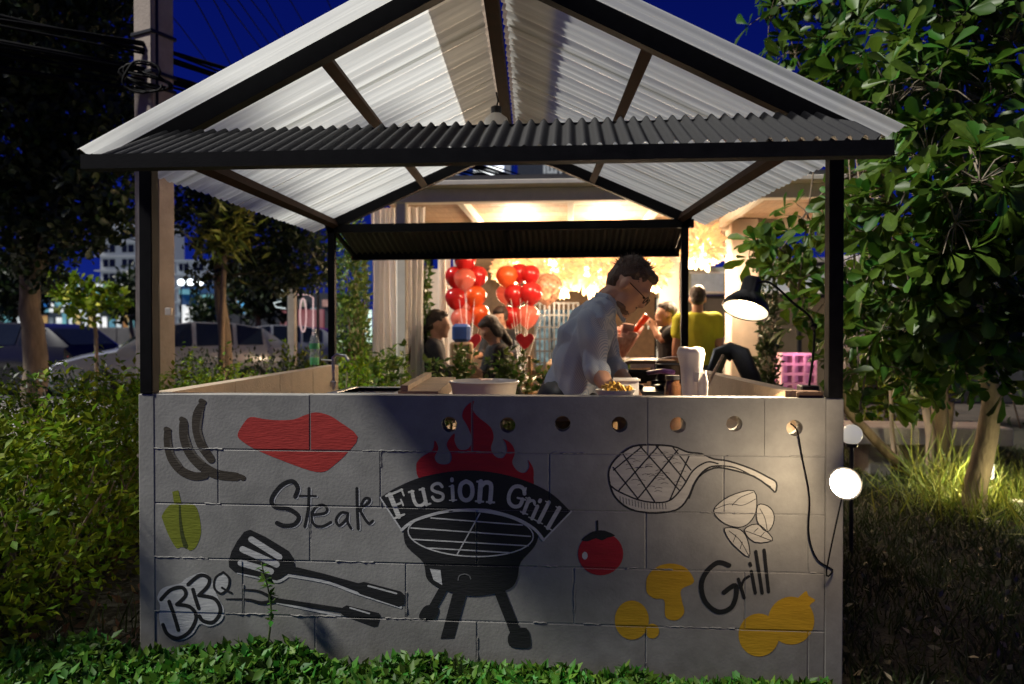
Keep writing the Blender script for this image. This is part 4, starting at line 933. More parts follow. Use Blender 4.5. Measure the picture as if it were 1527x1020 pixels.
# ---- flood lamp on the wall's end with its cable
f0 = at(1257, 720, -.2)
fl_ = thing('flood_lamp', 'small glaring flood lamp fixed at the mural wall corner', 'lamp', (f0.x, .02, f0.z))
Sf = Matrix.Scale(.95, 4)
Mf = Matrix.Translation((f0.x+.012, -.20, f0.z)) @ Vector((-.62, -.78, .02)).normalized().to_track_quat('Z', 'Y').to_matrix().to_4x4() @ Sf
MB().lathe([(.018, -.07), (.03, -.065), (.036, -.03), (.052, -.004), (.056, .02), (.052, .02)], 26, Mf).build('housing', M_darkmetal, fl_, smooth=40)
MB().lathe([(.0, .034), (.02, .033), (.036, .029), (.049, .0205), (0, .0205)], 26, Mf, cap=False).build('lens', glow('flood_white', (1, .90, .74), 60), fl_, smooth=True)
MB().bar((XR+.045, .0, f0.z), (f0.x+.012, -.17, f0.z), .03, .012).build('bracket', M_darkmetal, fl_)
lamp('POINT', 'flood_light', Mf @ Vector((0, 0, .085)), 6, (1, .78, .52), .05, fl_)
h7 = hole_xz[-1]
cb = MB().tube(crom([(h7[0]-.008, .02, h7[1]+.012), (h7[0]+.006, -.010, h7[1]-.01), (at(1195, 680, 0).x, -.008, at(1195, 680, 0).z), (at(1206, 740, 0).x, -.008, at(1206, 740, 0).z), (at(1205, 795, 0).x, -.008, at(1205, 795, 0).z), (at(1217, 832, 0).x, -.008, at(1217, 832, 0).z), (at(1240, 848, 0).x, -.010, at(1240, 848, 0).z), (f0.x+.0, -.05, at(1250, 845, 0).z), (f0.x+.012, -.17, f0.z-.035)], 5, False), .0028, 6)
single(cb, 'power_cable', M_black, 'thin dark cable running from a wall hole to the flood lamp', 'cable', (h7[0], 0, h7[1]), smooth=True)
# ================================================================== the restaurant pavilion behind
M_cream = mat('cream_paint', (.74, .67, .58), .7, var=.08, bump=.1)
M_sheer = mat('sheer_curtain', (.88, .86, .84), .8, var=.04, transl=.55, transp=.06)
M_fabric = mat('column_cloth', (.62, .50, .42), .85, var=.1, bump=.2, bscale=120)
M_dwood = mat('dark_wood', (.075, .04, .022), .5, var=.35, scale=6, stretch=(1, 8, 8), bump=.15)
M_beige = mat('beige_upholstery', (.52, .40, .27), .8, var=.1, bump=.2, bscale=150)
FLZ = .06
pav = thing('dining_pavilion', 'cream painted open dining pavilion with beams and board ceiling', 'pavilion', (2.5, 7, FLZ))
bz0, bz1 = at(800, 301, 3.6).z, at(800, 281, 3.6).z
px0, px1 = at(556, 290, 3.6).x, at(1310, 290, 3.6).x
MB().bev(px0, px1, 3.55, 3.67, bz0, bz1, .006).build('front_beam', M_cream, pav)
MB().bev(px0, px1, 3.40, 3.72, bz1+.001, bz1+.04, .004).build('gutter', M_cream, pav)
rz0, rz1 = at(800, 346, 5.3).z, at(800, 326, 5.3).z
MB().bev(px0, px1, 5.25, 5.36, rz0, rz1, .006).build('cross_beam', M_cream, pav)
for px in (703, 851, 975, 1105): 
    x = at(px, 320, 4.4).x; MB().bev(x-.03, x+.03, 3.671, 5.249, bz0+.0, bz0+.09, .004).build('joist', M_cream, pav)
cz = bz1-.002
M_board = mat('ceiling_board', (.44, .30, .19), .6, var=.2, scale=4, stretch=(10, 1, 1))
nb = 24
for k in range(nb):
    y0 = 3.70+k*(11.0-3.70)/nb; MB().bev(px0, px1, y0, y0+(11-3.7)/nb-.012, cz-.03, cz-.012, .002).build('ceiling_board', M_board, pav)
MB().box(px0-.1, px1, 3.45, 11.2, cz+.045, cz+.09).build('roof_sheet', mat('dark_roof', (.05, .05, .055), .6), pav)
# columns
def column(px, Y, wpx, name, mt, lab=None):
    p = at(px, 480, Y); r = wpx*(Y-CAM.y)/FPX/2
    MB().bev(p.x-r, p.x+r, Y-r, Y+r, FLZ, cz-.03, .012).build(name, mt, pav)
    MB().bev(p.x-r-.02, p.x+r+.02, Y-r-.02, Y+r+.02, FLZ-.01, FLZ+.14, .008).build('column_base', mt, pav)
column(998, 7.4, 27, 'column', M_fabric); column(1106, 5.3, 40, 'column', M_fabric); column(660, 7.6, 12, 'column', M_cream); column(600, 3.62, 16, 'column', M_cream)
# back wall with glazed doors, in pieces
bw_ = thing('back_facade', 'cream and grey green facade with glazed doors at the back of pavilion', 'wall', (2.5, 11.1, FLZ))
def fx_(px, Y=11): return at(px, 480, Y).x
def fz_(py, Y=11): return at(800, py, Y).z
M_gg = mat('grey_green_wall', (.34, .36, .29), .8, var=.08)
MB().box(fx_(560), fx_(700), 11.0, 11.12, FLZ, cz-.03).build('panel', M_cream, bw_)
MB().box(fx_(700.5), fx_(978), 11.0, 11.12, FLZ, cz-.03).build('panel', mat('warm_dark_panel', (.16, .10, .055), .7, var=.3), bw_)
MB().box(fx_(1000.5), fx_(1320), 11.0, 11.12, fz_(440), cz-.03).build('panel', M_gg, bw_)
MB().box(fx_(978.5), fx_(1000), 11.02, 11.1, fz_(446), cz-.03).build('panel', M_gg, bw_)
MB().box(fx_(978.5), fx_(1000), 11.05, 11.07, FLZ, fz_(446)).build('lit_door', glow('door_light', (1, .88, .68), .75), bw_)
for a, b in ((976, 979), (1000, 1003)): MB().box(fx_(a), fx_(b), 10.98, 11.04, FLZ, fz_(444)).build('door_frame', M_black, bw_)
for k, (a, b) in enumerate(((1004, 1045), (1047, 1080), (1082, 1125), (1128, 1190), (1192, 1260))):
    MB().box(fx_(a), fx_(b), 11.06, 11.07, FLZ+.1, fz_(445)).build('glass_pane', mat('dim_glass', (.05, .045, .04), .08, emit=.06, ecol=(.9, .6, .3), var=.4, scale=1.2), bw_)
    MB().box(fx_(b), fx_(b)+.06, 10.98, 11.08, FLZ, fz_(441)).build('door_frame', M_darkmetal, bw_)
MB().box(fx_(1004), fx_(1260), 10.97, 11.05, fz_(446), fz_(441)).build('door_frame', M_darkmetal, bw_)
for k in range(7):
    x0 = fx_(1030)+k*.62; MB().box(x0, x0+.58, 10.95, 10.98, fz_(436), fz_(410)).build('clerestory_pane', mat('pale_glass', (.40, .44, .46), .2, emit=.12, ecol=(.75, .85, .9), var=.2), bw_)
MB().box(fx_(1028), fx_(1290), 10.93, 10.99, fz_(410), fz_(407)).build('window_rail', M_white, bw_); MB().box(fx_(1028), fx_(1290), 10.93, 10.99, fz_(439), fz_(436)).build('window_rail', M_white, bw_)
# bottle shelves behind the glass doors
sh = thing('bottle_shelf', 'wooden bar shelf crowded with bottles before the glazed doors', 'shelf', (fx_(1075, 9.6), 9.6, FLZ))
xa, xb = at(1058, 500, 9.6).x, at(1092, 500, 9.6).x
for z in (.55, .95, 1.3): MB().box(xa, xb, 9.45, 9.7, z, z+.025).build('board', M_dwood, sh)
for x in (xa-.03, xb): MB().box(x, x+.03, 9.44, 9.72, FLZ, 1.55).build('upright', M_dwood, sh)
bcol = [mat('bottle_green', (.05, .16, .06), .1), mat('bottle_amber', (.30, .12, .03), .1), mat('bottle_clear', (.55, .55, .50), .1), mat('bottle_gold', (.5, .33, .08), .2)]
bmesh_ = []
for c in range(4): bmesh_.append(MB().lathe([(.03, 0), (.033, .01), (.033, .15), (.013, .2), (.012, .25), (.0, .25)], 10).mesh('bottle', 40))
for zi, z in enumerate((.575, .975)):
    for k in range(4):
        me = bmesh_[k]; 
        o = link('shelf_bottle', me, bcol[k]); o.location = (xa+.05+k*(xb-xa-.08)/3.0, 9.55+random.uniform(-.04, .04), z)
        tag(o, 'small '+['green', 'amber', 'clear', 'golden'][k]+' bottle on the '+['lower', 'middle'][zi]+' board of the bar shelf', 'bottle', 'bottles on the bar shelf')
# ---- curtains
def curtain(name, px0_, px1_, ztop, zbot, Y, folds, amp, lab, mt=None, tie=None):
    mb = MB(); x0, x1 = at(px0_, 480, Y).x, at(px1_, 480, Y).x; nx = folds*10; nz_ = 16
    for j in range(nz_+1):
        v = j/nz_; z = ztop+(zbot-ztop)*v
        for i in range(nx+1):
            u = i/nx; x = x0+(x1-x0)*u
            sq = 1 if not tie else 1-tie*math.exp(-((v-.6)/.25)**2)
            xm = x0+(x1-x0)*.6; x = xm+(x-xm)*sq
            mb.v.append((x+.015*math.sin(v*5+u*9), Y+amp*(.6+.4*v)*math.sin(u*folds*2*math.pi+1.3*math.sin(v*3+u*4))+.02*math.sin(u*7), z))
    for j in range(nz_):
        for i in range(nx): a = j*(nx+1)+i; mb.f.append((a, a+1, a+nx+2, a+nx+1))
    o = mb.build(name, mt or M_sheer, smooth=True, fix=False); origin_to(o, ((x0+x1)/2, Y, zbot)); return tag(o, lab, 'curtain')
curtain('sheer_curtain', 553, 634, bz0-.01, FLZ+.02, 3.72, 9, .045, 'long sheer white curtain hanging at the pavilion front corner')
curtain('sheer_curtain', 656, 672, rz0, FLZ+.02, 6.4, 4, .05, 'narrow white curtain behind the seated woman', tie=.3)
curtain('sheer_curtain', 676, 694, rz0, FLZ+.02, 8.2, 4, .05, 'narrow white curtain deepest in the pavilion by the balloons', tie=.3)
curtain('sheer_curtain', 1236, 1290, at(1250, 380, 5.6).z, FLZ+.02, 5.6, 5, .05, 'white curtain hanging behind the leafy tree branches')

# ---- feathery lamps
PETAL = (np.array([(0, 0, 0), (-.22, .4, .10), (0, .45, .0), (.22, .4, .10), (-.16, .8, .06), (.16, .8, .06), (0, 1, -.12)], float), [(0, 2, 1), (0, 3, 2), (1, 2, 6, 4), (2, 3, 5, 6)])
M_feather = mat('lit_feather', (.95, .72, .42), .8, var=.15, scale=3, transl=.5, island=.3, emit=.85, ecol=(1, .66, .32))
def feather_lamp(px, py, Y, rpx, lab, flat=.75, n=520, power=40):
    c = at(px, py, Y); r = rpx*(Y-CAM.y)/FPX
    t = thing('feather_lamp', lab, 'lamp', (c.x, c.y, c.z), 0, 'feathery lamps under the pavilion ceiling')
    p, d = ball_pts(c, (r*.72, r*.72, r*.72*flat), n, .2)
    nn = rng.normal(size=(n, 3)); dr = unit(d+nn*.5)
    scatter('petals', PETAL, frames(dr, nn, r*(.32+.2*rng.random(n)), 1.1), p, M_feather, t)
    MB().ell(c, r*.45, r*.45, r*.45*flat).build('bulb', glow('bulb_warm', (1, .80, .5), 6), t, smooth=True)
    MB().tube([(c.x, c.y, c.z+r*.4*flat), (c.x, c.y, cz-.02)], .008, 6).build('rod', M_cream, t)
    lamp('POINT', 'feather_lamp_light', (c.x, c.y, c.z-r*.95), power, (1, .74, .47), r*.5, t)
for px, py, Y, rp, lab in ((762, 397, 7.6, 32, 'feathery glowing lamp above the right balloon bunch'), (825, 402, 7.6, 46, 'feathery glowing lamp beside the patterned balloon'), (886, 404, 7.2, 44, 'feathery glowing lamp behind the cook\'s shoulders'), (966, 402, 6.6, 36, 'feathery glowing lamp before the cook\'s face by the column')):
    feather_lamp(px, py, Y, rp, lab, .9, power=150)
feather_lamp(1046, 366, 5.0, 36, 'feathery glowing lamp above the man in yellow shirt', 1, power=170)
# globe downlights on the cross beam
for px in (774, 905):
    c = at(px, 352, 5.2); t = thing('ceiling_spot', 'small round ceiling spot on the cross beam above the '+('left' if px < 800 else 'right')+' awning edge', 'lamp', c, 0, 'ceiling spots')
    MB().lathe([(.07, -.02), (.085, .01), (.06, .04)], 18, Matrix.Translation(c)).build('housing', M_cream, t, smooth=40); MB().lathe([(0, -.024), (.06, -.022), (0, -.021)], 16, Matrix.Translation(c), cap=False).build('lens', glow('spot_warm', (1, .75, .45), 3), t)
lamp('POINT', 'ceiling_spot_light', at(774, 360, 5.0), 60, (1, .74, .5), .15, t); lamp('POINT', 'ceiling_spot_light', at(905, 360, 5.0), 60, (1, .74, .5), .15, t)

# ---- balloons
M_bred = mat('red_balloon', (.55, .022, .022), .18, var=.08, transl=.35, coat=.3)
M_borange = mat('orange_balloon', (.75, .13, .03), .18, var=.08, transl=.4, coat=.3)
M_bpink = mat('pale_red_balloon', (.70, .16, .11), .15, var=.1, transl=.35, transp=.25, coat=.3)
M_bconf = mat('confetti_balloon', (.55, .10, .06), .2, var=.75, scale=22, transl=.3, transp=.2, var2=(.9, .55, .35), coat=.3)
def balloon(px, py, Y, rpx, mt, lab, tie, grp):
    c = at(px, py, Y); r = rpx*(Y-CAM.y)/FPX; M_ = Matrix.Translation(c)
    t = thing('balloon', lab, 'balloon', (c.x, c.y, c.z-r*1.2), 0, grp)
    prof = [(.001, -1.22), (.06, -1.18), (.05, -1.12), (.2, -1.02), (.5, -.82), (.78, -.5), (.96, -.1), (1, .15), (.92, .5), (.7, .8), (.38, .97), (.001, 1.03)]
    MB().lathe([(a*r, b*r) for a, b in crom(prof, 2, False)], 20, M_).build('skin', mt, t, smooth=True)
    MB().tube([(c.x, c.y, c.z-r*1.2), (c.x*.7+tie.x*.3, c.y*.7+tie.y*.3, c.z-r*2.2), tie], .0018, 4).build('string', M_white, t)
tieL = Vector((at(698, 520, 5.4).x, 5.4, .80)); tieR = Vector((at(778, 520, 5.4).x, 5.4, .80))
for px, py, dy, mt, nm in ((694, 390, 0, M_bred, 'topmost red balloon'), (680, 414, .05, M_bred, 'red balloon just under the topmost one, facing the curtain'), (693, 417, -.22, M_bpink, 'upper pale red translucent balloon'), (711, 413, .08, M_bred, 'red balloon under the topmost one, facing the wide bunch'), (680, 446, 0, M_bred, 'deep red balloon halfway down'), (709, 443, .04, M_borange, 'upper orange red balloon'), (698, 462, .3, M_bpink, 'half hidden pale red balloon at the core'), (688, 477, -.05, M_bpink, 'lowest pale red translucent balloon'), (714, 470, .06, M_borange, 'lower orange red balloon')):
    balloon(px, py, 6.0+dy, 16.5, mt, nm+' of the tall balloon bunch', tieL, 'balloons of the tall bunch')
for px, py, dy, mt, r, nm in ((756, 413, 0, M_borange, 15, 'bright orange balloon at the top'), (775, 408, .1, M_bred, 13, 'small red balloon next to the orange one'), (791, 410, .05, M_bred, 13, 'small red balloon tucked under the feathery lamp'), (754, 439, .25, M_bpink, 13, 'pale balloon half hidden behind'), (768, 441, -.05, M_bred, 15, 'middle red balloon below the orange one'), (792, 438, -.1, M_bred, 15.5, 'middle red balloon touching the confetti one'), (816, 431, .3, M_bconf, 21, 'large confetti patterned balloon'), (762, 473, 0, M_bred, 15, 'lowest red balloon'), (787, 472, -.05, M_bpink, 15.5, 'lowest pale red translucent balloon')):
    balloon(px, py, 6.0+dy, r*1.1, mt, nm+' of the wide balloon bunch', tieR, 'balloons of the wide bunch')

# ---- furniture
def table(px, Y, wpx, zt, lab, mt, depth=.8):
    w_ = wpx*(Y-CAM.y)/FPX; x = at(px, 500, Y).x; t = thing('dining_table', lab, 'table', (x, Y, FLZ))
    for k in range(4): MB().bev(x-w_/2, x+w_/2, Y-depth/2+k*depth/4, Y-depth/2+(k+1)*depth/4-.004, zt-.035, zt, .004).build('plank', mt, t)
    for sx_ in (-1, 1):
        for sy in (-1, 1): MB().bev(x+sx_*(w_/2-.06)-.025, x+sx_*(w_/2-.06)+.025, Y+sy*(depth/2-.06)-.025, Y+sy*(depth/2-.06)+.025, FLZ, zt-.035, .003).build('leg', mt, t)
    return t
table(742, 5.0, 112, .80, 'low wooden dining table between the seated guests', M_dwood, .9)
table(962, 4.6, 78, 1.02, 'dark wooden table behind the cook\'s arms', M_dwood, .7)
# vases of red paper hearts on the table
for px, lab in ((704, 'red paper heart on a stick before the tall balloon bunch'), (783, 'red paper heart on a stick beside the beige armchair')):
    c = at(px, 508, 4.85); t = thing('paper_heart', lab, 'decoration', (c.x, c.y, .80), 0, 'paper hearts on the table')
    hp = [(.0, -.09), (.05, -.045), (.085, 0), (.09, .035), (.07, .065), (.035, .07), (0, .04), (-.035, .07), (-.07, .065), (-.09, .035), (-.085, 0), (-.05, -.045)]
    MB().prism([(c.x+x, c.z+z) for x, z in crom(hp, 3)], c.y-.015, c.y+.015).build('heart', mat('red_paper', (.6, .02, .03), .5), t); MB().tube([(c.x, c.y, .80), (c.x, c.y, c.z-.05)], .006, 6).build('stick', M_white, t)
def armchair(px, Y, lab, rz, mt):
    p = at(px, 520, Y); t = thing('armchair', lab, 'armchair', (p.x, Y, FLZ), rz)
    B = lambda n, *a, b=.02: MB().bev(*a, b).build(n, mt, t, world=False)
    B('seat', -.26, .26, -.26, .24, .30, .44); B('backrest', -.3, .3, .20, .33, .32, .95, b=.05); B('armrest', -.34, -.26, -.26, .22, .30, .62); B('armrest', .26, .34, -.26, .22, .30, .62)
    for x in (-.27, .27):
        for y in (-.2, .25): MB().bev(x-.02, x+.02, y-.02, y+.02, 0, .30, .004).build('leg', M_dwood, t, world=False)
    return t
armchair(797, 4.5, 'beige upholstered armchair beside the wide balloon bunch', R(-70), M_beige)
def wchair(px, Y, lab, rz, mt, h=.9):
    p = at(px, 520, Y); t = thing('wooden_chair', lab, 'chair', (p.x, Y, FLZ), rz)
    MB().bev(-.21, .21, -.21, .21, .43, .46, .006).build('seat', mt, t, world=False)
    for x in (-.19, .19):
        MB().bev(x-.018, x+.018, -.2, -.165, 0, .43, .003).build('leg', mt, t, world=False); MB().bar((x, .19, 0), (x, .24, h), .034, .034, up=(0, 1, 0)).build('leg', mt, t, world=False)
    for z in (.58, .7, .84): MB().bar((-.17, .205+.05*(z-.4), z), (.17, .205+.05*(z-.4), z), .016, .05).build('slat', mt, t, world=False)
    return t
wchair(832, 4.4, 'light wooden chair next to the beige armchair', R(160), mat('light_wood', (.40, .22, .10), .5, var=.25, stretch=(1, 1, 6)), 1.0)
wchair(978, 5.6, 'black folding chair before the lit doorway', R(40), M_darkmetal, .95)
wchair(1010, 5.2, 'black slatted chair near the dark wooden table', R(200), M_darkmetal, .92)
# wicker hoop chair of the seated woman
hc_ = at(634, 520, 3.95); t = thing('hoop_chair', 'round backed wicker chair holding the seated woman', 'chair', (hc_.x, 3.95, FLZ), 0)
zc = at(634, 540, 3.95).z
for rr in (.24, .20):
    MB().tube([(hc_.x-.10+.05*math.sin(a), 3.95+rr*math.cos(a), zc+.02+rr*1.25*math.sin(a)) for a in [2*math.pi*k/28 for k in range(29)]], .012, 7).build('hoop', M_dwood, t, smooth=True)
for k in range(7): y = -.18+k*.06; MB().tube([(hc_.x-.10, 3.95+y, zc-.2), (hc_.x-.09, 3.95+y, zc+.22)], .005, 5).build('cane', M_dwood, t)
MB().bev(hc_.x-.1, hc_.x+.3, 3.73, 4.17, .47, .51, .02).build('seat', M_dwood, t)
for x in (-.08, .27):
    for y in (-.19, .19): MB().tube([(hc_.x+x, 3.95+y, FLZ), (hc_.x+x, 3.95+y, .47)], .014, 7).build('leg', M_dwood, t)

# ---- guests
M_blackcloth = mat('black_cloth', (.012, .012, .014), .9, var=.3, bump=.2)
M_greycloth = mat('charcoal_cloth', (.05, .05, .055), .9, var=.3, bump=.2)
def seated(px, py_head, Y, f, lab, shirt, style, lean, hf=None, dz=0, **k):
    p = at(px, py_head, Y); J, l = sit_joints((p.x, Y, FLZ), f, .46+dz, lean)
    off = p-J['head']; sh_ = Vector((off.x, 0, 0))
    for q in J: J[q] = J[q]+sh_
    dzz = off.z
    for q in ('pelvis', 'chest', 'neck', 'head', 'shL', 'shR', 'elL', 'elR', 'haL', 'haR'): J[q] = J[q]+Vector((0, 0, dzz*(.4 if q == 'pelvis' else 1)))
    return human('person', lab, J, hf or (f[0], f[1], -.1), l, shirt, M_greycloth, 'guests in the pavilion', vox=.015, style=style, sleeve=.7, **k)
seated(654, 484, 3.95, (1, .15), 'woman with tied dark hair in charcoal top seated on the hoop chair', M_greycloth, 'tied', .04)
seated(733, 492, 4.35, (-.9, -.35), 'woman with long dark hair in black bending over the table', M_blackcloth, 'long', .16, hf=(-.75, -.4, -.7))
seated(747, 474, 5.9, (-.3, -1), 'guest with dark fringe in black behind the bending woman', M_blackcloth, 'fringe', .03)
# blue bag on the seat
c = at(689, 492, 4.6); single(MB().bev(c.x-.09, c.x+.09, 4.5, 4.62, c.z-.12, c.z+.06, .03, ), 'blue_bag', mat('blue_bag', (.03, .09, .32), .6), 'blue bag beside the seated woman\'s chest on the table', 'bag', (c.x, 4.56, c.z-.12), smooth=30)
single(MB().bev(c.x-.11, c.x+.11, 4.48, 4.64, .80, c.z-.12, .02), 'cardboard_box', mat('cardboard', (.30, .20, .11), .9), 'brown box under the blue bag', 'box', (c.x, 4.56, .80), smooth=False)
# man in yellow-green shirt, back to us
p = at(1040, 560, 4.7); J, l = stand_joints((p.x, 4.7, FLZ), (.12, 1), 1.66)
human('person', 'man in bright yellow green shirt standing with back turned', J, (.15, 1, -.05), l, mat('lime_shirt', (.50, .52, .03), .8, var=.1, bump=.2), M_greycloth, 'guests in the pavilion', vox=.014, sleeve=.3, wide=1.12)
p = at(1000, 560, 4.95); fdir = Vector((-1, -.1, 0)).normalized(); J, l = stand_joints((p.x, 4.95, FLZ), fdir, 1.50, lean=.02)
J['haL'] = at(975, 490, 4.85); J['haR'] = at(978, 494, 5.05); J['elL'] = at(985, 508, 4.8); J['elR'] = at(988, 508, 5.1)
human('person', 'man in black shirt raising a phone before the doorway', J, (-1, -.1, -.05), l, M_blackcloth, mat('khaki', (.22, .16, .10), .85), 'guests in the pavilion', vox=.014, sleeve=.3)
ph = J['haL'].lerp(J['haR'], .5)+Vector((-.06, 0, .05)); single(MB().bev(ph.x-.006, ph.x+.006, ph.y-.09, ph.y+.09, ph.z-.045, ph.z+.045, .004), 'mobile_phone', M_darkmetal, 'dark phone held up by the man in black', 'phone', (ph.x, ph.y, ph.z-.045), smooth=False)
# bouquet of red wrapping behind the cook's hands
c = at(930, 505, 4.4); t = thing('gift_bouquet', 'red and pink wrapped bouquet standing on the dark wooden table', 'bouquet', (c.x, 4.5, 1.02))
bq = MB()
for k in range(26):
    a, r_ = random.uniform(0, 6.28), random.uniform(.05, .17); z0 = 1.02; z1 = c.z+random.uniform(-.05, .14)
    bq.loft([(c.x, 4.5, z0+.02), (c.x+r_*.6*math.cos(a), 4.5+r_*.6*math.sin(a), (z0+z1)/2), (c.x+r_*math.cos(a)+.03, 4.5+r_*math.sin(a), z1)], (math.cos(a+1.5), math.sin(a+1.5), 0), [(.02, .01), (.05, .012), (.06, .01)], 8)
bq.build('wrapping', mat('red_wrap', (.55, .10, .06), .5, var=.5, scale=9, var2=(.8, .5, .4)), t, smooth=True)
MB().tube([(c.x+.05, 4.45, c.z), (c.x+.22, 4.40, c.z+.22)], [.02, .035], 8).build('ribbon', M_borange, t, smooth=True)
# lattice screen with lit openings
lt = thing('lattice_screen', 'dark lattice screen below the feathery lamps', 'screen', (at(835, 500, 8.2).x, 8.2, FLZ))
xa, xb = at(798, 500, 8.2).x, at(862, 500, 8.2).x; za, zb = .3, at(830, 452, 8.2).z
for k in range(10): x = xa+(xb-xa)*k/9; MB().box(x-.012, x+.012, 8.19, 8.21, FLZ, zb).build('lath', M_darkmetal, lt)
for k in range(9): z = za+(zb-za)*k/8; MB().box(xa-.012, xb+.012, 8.2101, 8.225, z-.012, z+.012).build('lath', M_darkmetal, lt)
sc_ = thing('lit_window', 'cool lit window seen through the lattice screen', 'window', (at(835, 500, 10.6).x, 10.6, FLZ))
for k in range(3): x0 = at(800+k*24, 500, 10.6).x; MB().box(x0, x0+.26, 10.58, 10.6, .7, fz_(462, 10.6)).build('pane', glow('cool_pane', (.45, .62, .66), .32, .6, 9), sc_)
# black tub chair and planter near the fabric column
t = thing('tub_chair', 'black rounded tub chair behind the block side wall', 'chair', (at(1100, 550, 3.1).x, 3.1, FLZ)); x_ = at(1100, 550, 3.1).x; zt = at(1100, 520, 3.1).z
MB().bev(x_-.22, x_+.22, 2.9, 3.3, .7, .78, .02).build('seat', M_darkmetal, t)
bk = MB(); bk.loft([(x_-.2, 3.28, .8), (x_-.08, 3.36, zt-.05), (x_, 3.38, zt-.03), (x_+.08, 3.36, zt-.05), (x_+.2, 3.28, .8)], (0, 0, 1), [(.07, .02), (.08, .02), (.08, .02), (.08, .02), (.07, .02)], 8); bk.build('backrest', M_darkmetal, t, smooth=True)
MB().tube([(x_, 3.1, FLZ), (x_, 3.1, .7)], .03, 10).build('stem', M_darkmetal, t); MB().lathe([(.2, FLZ), (.19, FLZ+.02), (.03, FLZ+.03)], 20, Matrix.Translation((x_, 3.1, 0))).build('foot', M_darkmetal, t)
# pink lit crate shelf
t = thing('crate_shelf', 'pink lit shelf of white crates behind the tree', 'shelf', (at(1185, 550, 6.0).x, 6.0, FLZ)); xa, xb = at(1163, 550, 6).x, at(1212, 550, 6).x; za, zb = at(1180, 572, 6).z, at(1180, 528, 6).z
MB().box(xa-.03, xb+.03, 6.1, 6.13, FLZ, zb).build('back', mat('pink_board', (.55, .22, .35), .6, emit=.22, ecol=(1, .35, .65)), t)
for k in range(4):
    z = za+(zb-za)*k/3; MB().box(xa, xb, 5.9, 6.099, z-.015, z+.015).build('board', mat('pink_white', (.75, .5, .6), .6), t)
for k in range(4):
    x = xa+(xb-xa)*k/3; MB().box(x-.012, x+.012, 5.895, 6.098, FLZ, zb).build('divider', MATS['pink_white'], t)
lamp('POINT', 'crate_shelf_light', (xa+.15, 5.7, zb+.1), 5, (1, .35, .6), .05, t)
# ---- signs and buildings above the pavilion roof
sg = thing('blue_billboard', 'tall blue billboard with glowing white panel above the pavilion roof', 'billboard', (at(700, 270, 26).x, 26, 0))
bx0, bx1 = at(628, 260, 26).x, at(766, 260, 26).x; zt, zb = at(700, 190, 26).z, at(700, 286, 26).z
MB().box(bx0, bx1, 26, 26.2, zb-1.5, zt).build('board', mat('blue_board', (.01, .05, .30), .5, emit=.10, ecol=(.0, .08, .75), var=.25, scale=.6), sg)
MB().box(at(706, 255, 25.9).x, at(751, 255, 25.9).x, 25.88, 25.98, at(725, 263, 25.9).z, at(725, 247, 25.9).z).build('lit_panel', glow('panel_white', (.9, .97, 1), 2.2), sg)
for x in (at(680, 260, 25.9).x, at(757, 260, 25.9).x): MB().box(x-.12, x+.12, 25.9, 25.98, zb-1.5, zt).build('mullion', mat('pale_grey', (.3, .34, .38), .6, emit=.05, ecol=(.6, .7, .9)), sg)
for px, y in ((656, 277), (643, 266)): MB().box(at(px-10, y, 25.9).x, at(px+14, y, 25.9).x, 25.93, 25.98, at(px, y+1, 25.9).z, at(px, y, 25.9).z).build('print_line', glow('print_cyan', (.4, .7, 1), .3), sg)
for x in (bx0+.3, bx1-.3): MB().tube([(x, 26.1, 0), (x, 26.1, zb-1.4)], .15, 8).build('leg', M_darkmetal, sg)
sg = thing('dark_billboard', 'dark building sign with white letters above the pavilion roof', 'billboard', (at(840, 270, 28).x, 28, 0))
bx0, bx1 = at(772, 260, 28).x, at(905, 260, 28).x
MB().box(bx0, bx1, 28, 28.3, 0, at(840, 200, 28).z).build('board', mat('slate_board', (.035, .045, .06), .6, emit=.012, ecol=(.3, .4, .6)), sg)
for k, px in enumerate((812, 817, 823, 829, 836)):
    a = at(px, 258, 27.9); b = at(px, 246, 27.9); MB().box(a.x-.05, a.x+.05, 27.9, 27.98, a.z, b.z).build('letter_stem', glow('letter_white', (.8, .85, .9), .35), sg)
a = at(817, 258, 27.9); b = at(829, 258, 27.9); MB().box(a.x+.052, b.x-.052, 27.9, 27.98, a.z, a.z+.08).build('letter_stem', MATS['letter_white'], sg)
bl = thing('blue_banner', 'blue vertical banner with pale lettering beside the sheer curtain', 'banner', (at(540, 415, 14).x, 14, 0))
x0, x1 = at(526, 415, 14).x, at(556, 415, 14).x
MB().box(x0, x1, 14, 14.06, at(540, 441, 14).z, at(540, 380, 14).z).build('cloth', mat('banner_blue', (.01, .06, .30), .6, emit=.09, ecol=(0, .12, .8)), bl)
for y, l in ((414, 14), (426, 18), (433, 16)): 
    for k in range(4): a = at(535+k*l/4, y, 13.98); MB().box(a.x, a.x+.03, 13.97, 13.99, a.z-.03, a.z+.03).build('letter', glow('banner_white', (.6, .75, 1), .35), bl)
MB().tube([(x0+.05, 14.1, 0), (x0+.05, 14.1, at(540, 380, 14).z)], .03, 8).build('pole', M_darkmetal, bl)
t = thing('light_strip', 'upright pale green light box beside the sheer curtain', 'lamp', (at(549, 490, 12).x, 12, 0)); a, b = at(545, 513, 12), at(553, 462, 12)
MB().box(a.x, b.x, 12, 12.08, a.z, b.z).build('tube', glow('strip_green', (.72, 1, .82), 1.3), t); MB().box(a.x, b.x, 12.0, 12.08, 0, a.z-.01).build('stand', M_darkmetal, t)
